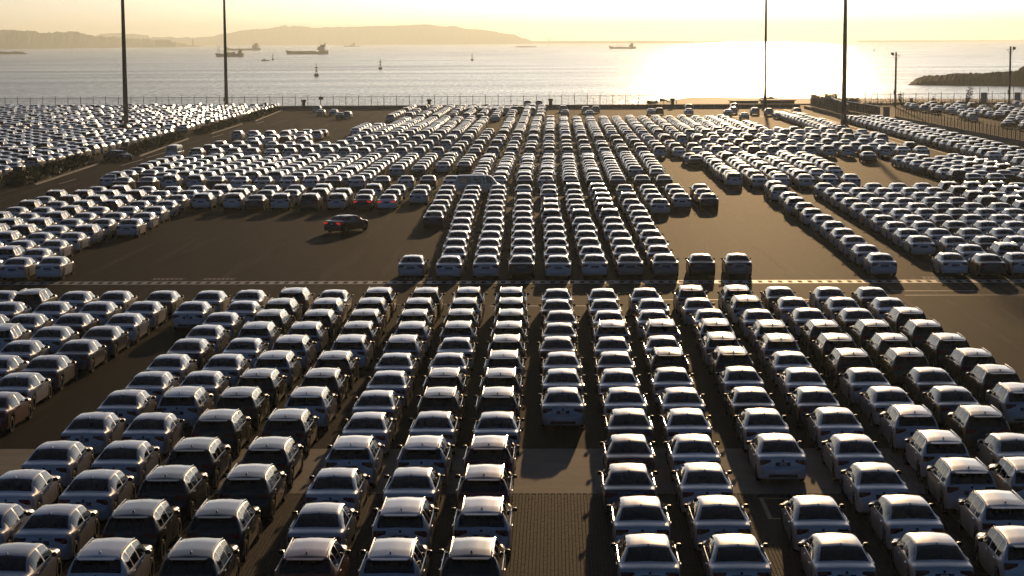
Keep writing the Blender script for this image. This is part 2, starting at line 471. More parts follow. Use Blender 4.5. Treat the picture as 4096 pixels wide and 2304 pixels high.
VAN = dict(
    L=4.85, W=.86, uc_r=1.05, uc_f=3.72, rw=.31, arch=.35, zc=.31,
    w=[(0, .78), (.03, .82), (.08, .84), (.4, .86), (3.6, .86), (4.4, .84), (4.7, .78), (4.82, .68), (4.85, .6)],
    top=[(0, .62), (.02, .80), (.04, .98), (.055, 1.10), (.10, 1.75), (.13, 1.86), (.22, 1.93), (.6, 1.97), (2.6, 1.98), (3.4, 1.95), (3.72, 1.88), (4.1, 1.50), (4.45, 1.08), (4.58, 1.0), (4.75, .88), (4.82, .72), (4.85, .55)],
    zb=[(0, .34), (.2, .26), (4.6, .25), (4.85, .34)],
    sh=[(0, .56), (.04, .90), (.07, 1.06), (3.8, 1.06), (4.3, 1.0), (4.58, .95), (4.75, .82), (4.82, .66), (4.85, .5)],
    wgf=[(0, .97), (.055, .96), (.10, .88), (.3, .86), (3.6, .86), (3.8, .87), (4.45, .93), (4.85, .92)],
    gz=[(0, .02), (.06, .05), (.13, .14), (3.5, .14), (3.8, .12), (4.45, .04), (4.85, .02)],
    rear=(.058, .098), front=(3.76, 4.42), side=((.35, 1.70), (1.82, 2.75), (2.92, 3.95)), ant=None, H=1.98,
    light=(.66, .83, .72, 1.02), plate=.60, handle=((1.8, .96), (3.0, .96)), mir=(3.95, 1.12), head=(.5, .78, .78, .94), badge=None)

def section(P, u):
    w, top, zb, sh = ip(u, P['w']), ip(u, P['top']), ip(u, P['zb']), ip(u, P['sh'])
    wg = ip(u, P['wgf']) * P['W'] * (w / P['W']) if u < .2 or u > P['L'] - .8 else ip(u, P['wgf']) * P['W']
    wg = min(wg, w * .95)
    zg = top - ip(u, P['gz'])
    lo = zb
    for uc in (P['uc_r'], P['uc_f']):
        d = abs(u - uc)
        if d < P['arch']: lo = max(lo, P['zc'] + math.sqrt(max(P['arch'] ** 2 - d * d, 0)))
    sh = min(sh, zg - .01)
    h = sh - lo
    wb = w * .955
    pts = [(0, lo), (.80 * w, lo), (.965 * w, lo + .04), (.99 * w, lo + .28 * h), (w, lo + .55 * h), (w * .997, lo + .78 * h), (w * .985, lo + .90 * h), (w * .965, sh),
           (wb, sh + .012)]
    for t in (.36, .72):
        pts.append((wb + (wg - wb) * t + .018 * math.sin(math.pi * t) * min(1, (zg - sh) * 4), sh + .012 + (zg - sh - .012) * t))
    pts.append((wg, zg))                     # 11: top of the side glass
    cr = top - zg
    pts.append((wg * .93, zg + cr * .38))    # 12
    for f in (.80, .55, .28, 0): pts.append((wg * f, zg + cr * (1 - f * f) if f < .8 else zg + cr * .62))
    return pts                                # 17 points, right half

def car_shell(P, stations=None):
    base = {0, .03, .07, .085, .10, .12, .14, .17, .22, .30, .45, .60, P['L'], P['L'] - .03, P['L'] - .07, P['L'] - .14, P['L'] - .22, P['L'] - .35, P['L'] - .5, P['L'] - .7}
    if stations is None:
        st = set(base)
        for k in ('rear', 'front'): st |= {P[k][0], P[k][1], (P[k][0] + P[k][1]) / 2}
        for a, b in P['side']: st |= {a, b, (a + b) / 2, a + .08, b - .08}
        for uc in (P['uc_r'], P['uc_f']):
            for f in (-1.0, -.96, -.85, -.65, -.35, 0, .35, .65, .85, .96, 1.0): st.add(round(uc + f * P['arch'], 4))
        st |= {x for x, _ in P['top']} | {x for x, _ in P['w']} | {round(float(v), 3) for v in np.arange(.55, P['L'] - .6, .16)}
        st = sorted(st)
        out = [st[0]]
        keep = {P['rear'][0], P['rear'][1], P['front'][0], P['front'][1], *[x for s in P['side'] for x in s], P['L']}
        for x in st[1:]:
            if x - out[-1] < .012:
                if x in keep: out[-1] = x
                continue
            out.append(x)
    else:
        out = sorted(stations)
    rings = []
    for u in out:
        h = section(P, u)
        y = u - P['L'] / 2
        ring = [(x, y, z) for x, z in h] + [(-x, y, z) for x, z in h[-2:0:-1]]
        rings.append(ring)
    return out, rings

def car_faces(P, st, rings):
    """body faces and the faces of each window"""
    n = len(rings[0]); half = 16
    V = [v for r in rings for v in r]
    groups = {'body': [], 'rear_window': [], 'windscreen': []}
    for k in range(len(P['side'])):
        groups['side%d_r' % k] = []; groups['side%d_l' % k] = []
    for i in range(len(st) - 1):
        um = (st[i] + st[i + 1]) / 2
        for j in range(n):
            f = (i * n + j, i * n + (j + 1) % n, (i + 1) * n + (j + 1) % n, (i + 1) * n + j)
            jj = j if j < half else n - 1 - j
            key = 'body'
            if jj >= 12:
                if P['rear'][0] < um < P['rear'][1]: key = 'rear_window'
                elif P['front'][0] < um < P['front'][1]: key = 'windscreen'
            elif 8 <= jj <= 10:
                for k, (a, b) in enumerate(P['side']):
                    if a < um < b: key = 'side%d_%s' % (k, 'r' if j < half else 'l')
            groups[key].append(f)
    m = len(V)
    c0 = (0, rings[0][0][1], (rings[0][0][2] + rings[0][16][2]) / 2)
    c1 = (0, rings[-1][0][1], (rings[-1][0][2] + rings[-1][16][2]) / 2)
    V += [c0, c1]
    b = (len(st) - 1) * n
    for j in range(n):
        groups['body'].append((m, (j + 1) % n, j))
        groups['body'].append((m + 1, b + j, b + (j + 1) % n))
    return V, groups

def sub_mesh(name, V, Fs, mats, smooth=True, sharp=None):
    out = 0.0                                   # wind the faces so that they look away from the cabin
    for f in Fs:
        p = [Vector(V[i]) for i in f]
        c = sum(p, Vector()) / len(p)
        out += (p[1] - p[0]).cross(p[2] - p[0]).dot(c - Vector((0, 0, .7)))
    if out < 0: Fs = [f[::-1] for f in Fs]
    used = sorted({i for f in Fs for i in f})
    re = {o: k for k, o in enumerate(used)}
    return make_mesh(name, [V[i] for i in used], [[re[i] for i in f] for f in Fs], mats, smooth=smooth, sharp=sharp)

def wheel_mesh(P):
    n, r, wd = 28, P['rw'], .215
    V, Fs, I = [], [], []
    prof = [(r * .64, -wd / 2), (r * .90, -wd / 2), (r * .985, -wd * .38), (r, 0), (r * .985, wd * .38), (r * .90, wd / 2), (r * .64, wd / 2), (r * .62, wd * .30)]
    for rr, x in prof:
        V += [(x, rr * math.cos(2 * math.pi * i / n), rr * math.sin(2 * math.pi * i / n)) for i in range(n)]
    for k in range(len(prof) - 1):
        for i in range(n):
            Fs.append((k * n + i, (k + 1) * n + i, (k + 1) * n + (i + 1) % n, k * n + (i + 1) % n)); I.append(0)
    V.append((wd * .34, 0, 0)); c = len(V) - 1
    k = len(prof) - 1
    V += [(wd * .12, r * .6 * math.cos(2 * math.pi * i / n), r * .6 * math.sin(2 * math.pi * i / n)) for i in range(n)]
    d = len(V) - n
    for i in range(n):
        spoke = i % 4 < 2
        a = k * n if spoke else d
        Fs.append((c, a + i, a + (i + 1) % n)); I.append(1 if spoke else 0)
        if not spoke:
            Fs.append((k * n + i, k * n + (i + 1) % n, d + (i + 1) % n, d + i)); I.append(0)
    V.append((-wd / 2, 0, 0)); e = len(V) - 1
    for i in range(n): Fs.append((e, (i + 1) % n, i)); I.append(0)
    return make_mesh('wheel', V, Fs, [M['tyre'], M['rim']], I, True, 35)

def patch(bvh, name, m, corners, direction, start, off, nu=6, nv=3, t=.012, taper=None):
    """a thin lens or plate laid on the body: rays from the outside along direction; corners (u0,u1,v0,v1) in the two other axes"""
    u0, u1, v0, v1 = corners
    V, Fs, D = [], [], Vector(direction)
    front = []
    for j in range(nv + 1):
        for i in range(nu + 1):
            a, b = u0 + (u1 - u0) * i / nu, v0 + (v1 - v0) * j / nv
            if taper:                                    # the inner end of a lamp is lower
                q = abs(a); f = (q - taper[0]) / (taper[1] - taper[0]); b = v1 + (b - v1) * (taper[2] + (1 - taper[2]) * min(1, max(0, f * 1.6)))
            o = Vector((a, start, b)) if abs(D.y) > .5 else Vector((start, a, b))
            h = bvh.ray_cast(o, D)
            p = h[0] if h[0] is not None else o + D * abs(start) * .1
            front.append(p)
    V = [p - D * off for p in front] + [p + D * t for p in front]
    w = nu + 1; q = len(front)
    for j in range(nv):
        for i in range(nu):
            a = j * w + i
            Fs.append((a, a + 1, a + w + 1, a + w))
    per = [i for i in range(w)] + [j * w + nu for j in range(1, nv + 1)] + [nv * w + i for i in range(nu - 1, -1, -1)] + [j * w for j in range(nv - 1, 0, -1)]
    for a, b in zip(per, per[1:] + per[:1]): Fs.append((b, a, a + q, b + q))
    me = make_mesh(name, V, Fs, [m], smooth=True, sharp=50)
    bm = bmesh.new(); bm.from_mesh(me); bmesh.ops.recalc_face_normals(bm, faces=bm.faces); bm.to_mesh(me); bm.free()
    return me

def interior_mesh(P, kind):
    L = P['L']; bl = ip(L / 2, P['sh'])
    fl = .42
    if kind == 'van':
        ys = [(.35, 1.15), (.5, 1.15), (.52, .85), (1.0, .85), (1.02, 1.2), (1.15, 1.2), (1.17, .85), (1.9, .85), (1.92, 1.2), (2.05, 1.2), (2.07, .85), (2.75, .85), (2.77, 1.25), (2.9, 1.25), (2.92, .85), (3.5, .8), (3.6, 1.0), (4.1, 1.0)]
    elif kind == 'estate':
        ys = [(.25, 1.0), (.95, 1.0), (1.0, 1.22), (1.12, 1.22), (1.2, .72), (1.65, .72), (1.7, .5), (1.92, .5), (1.95, 1.26), (2.08, 1.26), (2.16, .72), (2.6, .72), (2.65, .5), (2.72, .5), (2.78, .98), (3.2, 1.02)]
    else:
        ys = [(.62, .98), (1.15, 1.0), (1.2, 1.16), (1.32, 1.16), (1.42, .62), (1.85, .62), (1.9, .42), (2.1, .42), (2.14, 1.16), (2.26, 1.16), (2.34, .62), (2.8, .62), (2.85, .42), (2.92, .42), (2.98, .86), (3.5, .92)]
    xs = [-.74, -.70, -.62, -.58, -.52, -.28, -.22, -.12, .12, .22, .28, .52, .58, .62, .70, .74]
    hd = {-.52: .16, -.28: .16, .28: .16, .52: .16}
    V, Fs = [], []
    for y, z in ys:
        back = z > 1.1 and kind != 'van'
        for x in xs:
            zz = z
            if back:
                if x in hd: zz += hd[x]
                elif abs(x) < .2 or abs(x) > .64: zz -= .28
            elif kind == 'van' and z > 1.14 and abs(x) < .13: zz -= .3
            V.append((x, y - L / 2, zz))
    n = len(xs)
    for i in range(len(ys) - 1):
        for j in range(n - 1): Fs.append((i * n + j, i * n + j + 1, (i + 1) * n + j + 1, (i + 1) * n + j))
    return make_mesh('cabin_interior', V, Fs, [M['interior']])

def mirror_mesh(P, side):
    u, z = P['mir']; y = u - P['L'] / 2
    b = MB()
    x = P['W'] * .94
    prof = [(0, -.055), (.04, -.065), (.15, -.06), (.175, -.035), (.175, .035), (.145, .06), (.05, .065), (.01, .04)]
    V = [(side * (x + .03 + px), y - .055, z + .03 + pz) for px, pz in prof] + [(side * (x + .03 + px * .93 + .006), y + .05, z + .03 + pz * .9) for px, pz in prof] + [(side * (x + .13), y + .10, z + .03)]
    n = len(prof)
    Fs = [tuple(range(n))] + [(i, (i + 1) % n, (i + 1) % n + n, i + n) for i in range(n)] + [(i + n, (i + 1) % n + n, 2 * n) for i in range(n)]
    b.add(V, Fs)
    me = make_mesh('side_mirror', b.V, b.F, [M['paint'], M['dark_glass']], [1] + [0] * (len(b.F) - 1), smooth=True, sharp=45)
    bm = bmesh.new(); bm.from_mesh(me)
    # the stalk
    r = bmesh.ops.create_cube(bm, size=1.0, matrix=Matrix.Translation((side * (x + .02), y, z - .03)) @ Matrix.Diagonal((.12, .07, .05, 1)))
    bmesh.ops.recalc_face_normals(bm, faces=bm.faces)
    bm.to_mesh(me); bm.free()
    return me

def car_parts(P, kind):
    """list of (name, mesh, children) for one model; every copy shares these meshes"""
    st, rings = car_shell(P)
    V, g = car_faces(P, st, rings)
    body = sub_mesh('body', V, g['body'], [M['paint']], True, 32)
    bm = bmesh.new(); bm.from_mesh(body)
    bmesh.ops.recalc_face_normals(bm, faces=bm.faces)
    bm.to_mesh(body); bm.free()
    allf = [f for k in g for f in g[k]]
    bvh = BVHTree.FromPolygons([Vector(v) for v in V], allf)
    L, W = P['L'], P['W']
    parts = [('body', body, [])]
    parts.append(('rear_window', sub_mesh('rear_window', V, g['rear_window'], [M['glass']]), []))
    parts.append(('windscreen', sub_mesh('windscreen', V, g['windscreen'], [M['glass']]), []))
    for k in range(len(P['side'])):
        for s in 'rl': parts.append(('side_window', sub_mesh('side_window', V, g['side%d_%s' % (k, s)], [M['glass']]), []))
    parts.append(('cabin_interior', interior_mesh(P, kind), []))
    x0, x1, z0, z1 = P['light']
    for s in (1, -1):
        a, b = sorted((s * x0, s * x1))
        parts.append(('tail_light', patch(bvh, 'tail_light', M['lens'], (a, b, z0, z1), (0, 1, 0), -L / 2 - 1, .012, 8, 4, taper=(x0, x1, .45)), []))
    z = P['plate']
    pl = patch(bvh, 'number_plate', M['plate'], (-.27, .27, z - .065, z + .065), (0, 1, 0), -L / 2 - 1, .014, 4, 2)
    cd = patch(bvh, 'plate_card', M['card'], (-.11, .11, z - .04, z + .04), (0, 1, 0), -L / 2 - 1, .019, 2, 1)
    mk = patch(bvh, 'plate_print', M['black'], (-.07, .07, z - .012, z + .012), (0, 1, 0), -L / 2 - 1, .022, 2, 1)
    parts.append(('number_plate', pl, [('plate_card', cd), ('plate_print', mk)]))
    if P['badge']:
        bz = P['badge']
        h = bvh.ray_cast(Vector((0, -L / 2 - 1, bz)), Vector((0, 1, 0)))
        y = h[0].y
        b = MB(); b.tube((0, y - .016, bz), (0, y + .03, bz), .042, n=14)
        parts.append(('badge', b.mesh('badge', M['black'], True), []))
    for s in (1, -1): parts.append(('side_mirror', mirror_mesh(P, s), []))
    for s in (1, -1):
        for u, hz in P['handle']:
            h = bvh.ray_cast(Vector((s * 2, u - L / 2, hz)), Vector((-s, 0, 0)))
            x = h[0].x
            b = MB()
            b.tube((x + s * .028, u - L / 2 - .10, hz), (x + s * .028, u - L / 2 + .10, hz), .016, n=6)
            b.tube((x - s * .02, u - L / 2 - .085, hz), (x + s * .03, u - L / 2 - .085, hz), .013, n=5)
            b.tube((x - s * .02, u - L / 2 + .085, hz), (x + s * .03, u - L / 2 + .085, hz), .013, n=5)
            parts.append(('door_handle', b.mesh('door_handle', M['paint'], True), []))
    i0 = min(range(len(st)), key=lambda i: abs(st[i] - P['side'][0][0])); i1 = min(range(len(st)), key=lambda i: abs(st[i] - P['side'][-1][1]))
    for s in (1, -1):                                   # bright strip under the side glass
        b = MB(); pts = [Vector((s * (rings[i][8][0] + .008), rings[i][8][1], rings[i][8][2] + .004)) for i in range(i0, i1 + 1, 2)]
        for p_, q_ in zip(pts, pts[1:]): b.tube(p_, q_, .008, n=5)
        parts.append(('window_trim', b.mesh('window_trim', M['chrome'], True), []))
        for u in (P['side'][-1][0] - .05, P['side'][-1][1] - .12):
            b = MB(); c = []
            for z in np.linspace(.34, ip(u, P['sh']) - .03, 7):
                h = bvh.ray_cast(Vector((s * 2, u - L / 2, z)), Vector((-s, 0, 0)))
                if h[0] is not None: c.append(h[0])
            V = []
            for p_ in c: V += [(p_.x + s * .003, p_.y - .009, p_.z), (p_.x + s * .003, p_.y + .009, p_.z)]
            b.add(V, [(2 * k, 2 * k + 1, 2 * k + 3, 2 * k + 2) for k in range(len(c) - 1)])
            parts.append(('door_seam', b.mesh('door_seam', M['black']), []))
    wm = wheel_mesh(P)
    for uc in (P['uc_r'], P['uc_f']):
        for s in (1, -1): parts.append(('wheel', wm, (s * (W - .125), uc - L / 2, P['rw'], 0 if s > 0 else math.pi)))
    for s in (1, -1):
        a, b = sorted((s * P['head'][0], s * P['head'][1]))
        parts.append(('headlight', patch(bvh, 'headlight', M['lamp'], (a, b, P['head'][2], P['head'][3]), (0, -1, 0), L / 2 + 1, .012), []))
    if P['ant']:
        u, z = P['ant']; y = u - L / 2
        z = bvh.ray_cast(Vector((0, y, 3)), Vector((0, 0, -1)))[0].z - .004
        b = MB()
        b.add([(-.035, y + .10, z), (.035, y + .10, z), (.03, y - .06, z), (-.03, y - .06, z), (-.006, y - .045, z + .07), (.006, y - .045, z + .07), (.008, y - .015, z + .068), (-.008, y - .015, z + .068)],
              [(0, 1, 6, 7), (1, 2, 5, 6), (2, 3, 4, 5), (3, 0, 7, 4), (4, 7, 6, 5)])
        parts.append(('roof_antenna', b.mesh('roof_antenna', M['paint'], True, 60), []))
    if kind == 'estate':
        for s in (1, -1):
            b = MB(); pts = []
            for u in (.50, .62, .80, 1.3, 1.9, 2.35, 2.55, 2.66):
                wg = ip(u, P['wgf']) * W * .955; zt = ip(u, P['top']) - ip(u, P['gz'])
                pts.append((s * wg, u - L / 2, zt + (.0 if u in (.50, 2.66) else .068)))
            for p, q in zip(pts, pts[1:]): b.tube(p, q, .019, n=7)
            parts.append(('roof_rail', b.mesh('roof_rail', M['rail'], True), []))
        sp = MB()
        y = .40 - L / 2
        sp.add([(-.56, y, 1.525), (.56, y, 1.525), (.50, y - .17, 1.505), (-.50, y - .17, 1.505), (-.56, y, 1.495), (.56, y, 1.495), (.50, y - .17, 1.488), (-.50, y - .17, 1.488)],
               [(0, 3, 2, 1), (4, 5, 6, 7), (2, 3, 7, 6), (1, 2, 6, 5), (3, 0, 4, 7), (0, 1, 5, 4)])
        parts.append(('roof_spoiler', sp.mesh('roof_spoiler', M['paint'], True, 40), []))
    # lower valance, proud of the bumper
    val = patch(bvh, 'rear_valance', M['black'], (-.52, .52, ip(.05, P['zb']) + .06, ip(.05, P['zb']) + .17), (0, 1, 0), -L / 2 - 1, .006, 6, 1)
    parts.append(('rear_valance', val, []))
    return parts

FAR_SKIP = {'badge', 'headlight', 'door_handle', 'rear_valance', 'roof_spoiler', 'door_seam'}
PARTS = {'s': car_parts(SEDAN, 'sedan'), 'w': car_parts(ESTATE, 'estate'), 'v': car_parts(VAN, 'van')}
PAINTED = {'body', 'side_mirror', 'roof_antenna', 'door_handle', 'roof_spoiler'}
proto = {}
def make_proto(kind, far):
    root = bpy.data.objects.new({'s': 'sedan', 'w': 'estate_car', 'v': 'van'}[kind], None)
    kids = []
    for name, me, extra in PARTS[kind]:
        if far and name in FAR_SKIP: continue
        o = bpy.data.objects.new(name, me)
        if isinstance(extra, tuple):
            o.location = extra[:3]; o.rotation_euler = (0, 0, extra[3]); subs = []
        else: subs = [] if far else [bpy.data.objects.new(n, m2) for n, m2 in extra]
        kids.append((o, subs))
    proto[kind, far] = (root, kids)
for k in 'sw':
    for f in (False, True): make_proto(k, f)
make_proto('v', False)
def place_car(kind, colour, x, y, rz, label, cat, group, far=False):
    root, kids = proto[kind, far]
    r = root.copy(); C.objects.link(r)
    r.location = (x, y, 0); r.rotation_euler = (0, 0, rz)
    r.empty_display_size = .5
    tag(r, label, cat, group)
    out = [r]
    for o, subs in kids:
        c = o.copy(); C.objects.link(c); c.parent = r
        if o.data.materials[0] == M['paint']: c.color = (*colour, 1)
        for sb in subs:
            d = sb.copy(); C.objects.link(d); d.parent = c
        out.append(c)
    return out

# low detail copy for the mass of far cars, as arrays
def lod_arrays(P, kind):
    st = {0, .05, .10, .15, .40, P['rear'][0], P['rear'][1], P['front'][0], P['front'][1], P['L'], P['L'] - .06, P['L'] - .25, P['L'] - .5, P['side'][0][0], P['side'][-1][1], P['L'] * .5}
    st, rings = car_shell(P, st)
    V, g = car_faces(P, st, rings)
    Fs, I = [], []
    for k, fs in g.items():
        for f in fs:
            Fs.append(f); I.append(0 if k == 'body' else 1)
    # thin out the ring: keep every vertex but merge the sill rows
    V = [tuple(v) for v in V]
    def addbox(a, b, mi):
        q = MB().box(a, b); n = len(V)
        V.extend(q.V); Fs.extend(tuple(i + n for i in f) for f in q.F); I.extend([mi] * 6)
    L, W = P['L'], P['W']
    for s in (1, -1):
        a, b = sorted((s * .52, s * .82))
        yb = -L / 2 + .06
        addbox((a, yb, P['light'][2]), (b, yb + .08, P['light'][3]), 2)
        a, b = sorted((s * (W - .02), s * (W + .16)))
        addbox((a, P['mir'][0] - L / 2 - .05, P['mir'][1] - .04), (b, P['mir'][0] - L / 2 + .05, P['mir'][1] + .10), 0)
        for uc in (P['uc_r'], P['uc_f']):
            n0 = len(V); xo = s * (W - .02); xi = s * (W - .22)
            for xx in (xo, xi): V.extend((xx, uc - L / 2 + P['rw'] * math.cos(2 * math.pi * i / 10), P['rw'] + P['rw'] * math.sin(2 * math.pi * i / 10)) for i in range(10))
            Fs.append(tuple(range(n0, n0 + 10))); I.append(3)
            for i in range(10): Fs.append((n0 + i, n0 + (i + 1) % 10, n0 + 10 + (i + 1) % 10, n0 + 10 + i)); I.append(3)
    addbox((-.27, -L / 2 + .0, P['plate'] - .065), (.27, -L / 2 + .10, P['plate'] + .065), 3)
    tris, mi = [], []
    for f, i in zip(Fs, I):
        for k in range(1, len(f) - 1): tris.append((f[0], f[k], f[k + 1])); mi.append(i)
    me = make_mesh('tmp', V, tris, [M['paint']], mi)
    bm = bmesh.new(); bm.from_mesh(me); bmesh.ops.recalc_face_normals(bm, faces=bm.faces)
    V2 = np.array([v.co[:] for v in bm.verts], 'f4'); T2 = np.array([[v.index for v in f.verts] for f in bm.faces], 'i4'); mi2 = np.array([f.material_index for f in bm.faces], 'i4')
    bm.free(); bpy.data.meshes.remove(me)
    return V2, T2, mi2
LOD = {'s': lod_arrays(SEDAN, 'sedan'), 'w': lod_arrays(ESTATE, 'estate')}
def car_mass(name, items, label, cat):
    """items: (x, y, rz, kind, colour) joined in one mesh"""
    Vs, Ts, Is, Cs, n = [], [], [], [], 0
    for x, y, rz, k, col in items:
        V, T, I = LOD[k]
        c, s = math.cos(rz), math.sin(rz)
        W = np.empty_like(V)
        W[:, 0] = V[:, 0] * c - V[:, 1] * s + x; W[:, 1] = V[:, 0] * s + V[:, 1] * c + y; W[:, 2] = V[:, 2]
        Vs.append(W); Ts.append(T + n); Is.append(I); n += len(V)
        Cs.append(np.tile(np.array([*col, 1], 'f4'), (len(V), 1)))
    V, T, I, Q = np.concatenate(Vs), np.concatenate(Ts), np.concatenate(Is), np.concatenate(Cs)
    me = bpy.data.meshes.new(name)
    me.vertices.add(len(V)); me.vertices.foreach_set('co', V.ravel())
    me.loops.add(len(T) * 3); me.loops.foreach_set('vertex_index', T.ravel())
    me.polygons.add(len(T)); me.polygons.foreach_set('loop_start', np.arange(0, len(T) * 3, 3, dtype='i4')); me.polygons.foreach_set('loop_total', np.full(len(T), 3, 'i4'))
    for m in (M['paint_v'], M['dark_glass'], M['lens'], M['tyre']): me.materials.append(m)
    me.polygons.foreach_set('material_index', I)
    me.polygons.foreach_set('use_smooth', np.ones(len(T), bool))
    a = me.color_attributes.new('paint', 'FLOAT_COLOR', 'POINT'); a.data.foreach_set('color', Q.ravel())
    me.update(); me.validate()
    me.set_sharp_from_angle(angle=R(38))
    o = mesh_obj(name, me)
    tag(o, label, cat, kind='stuff')
    return o, len(T)
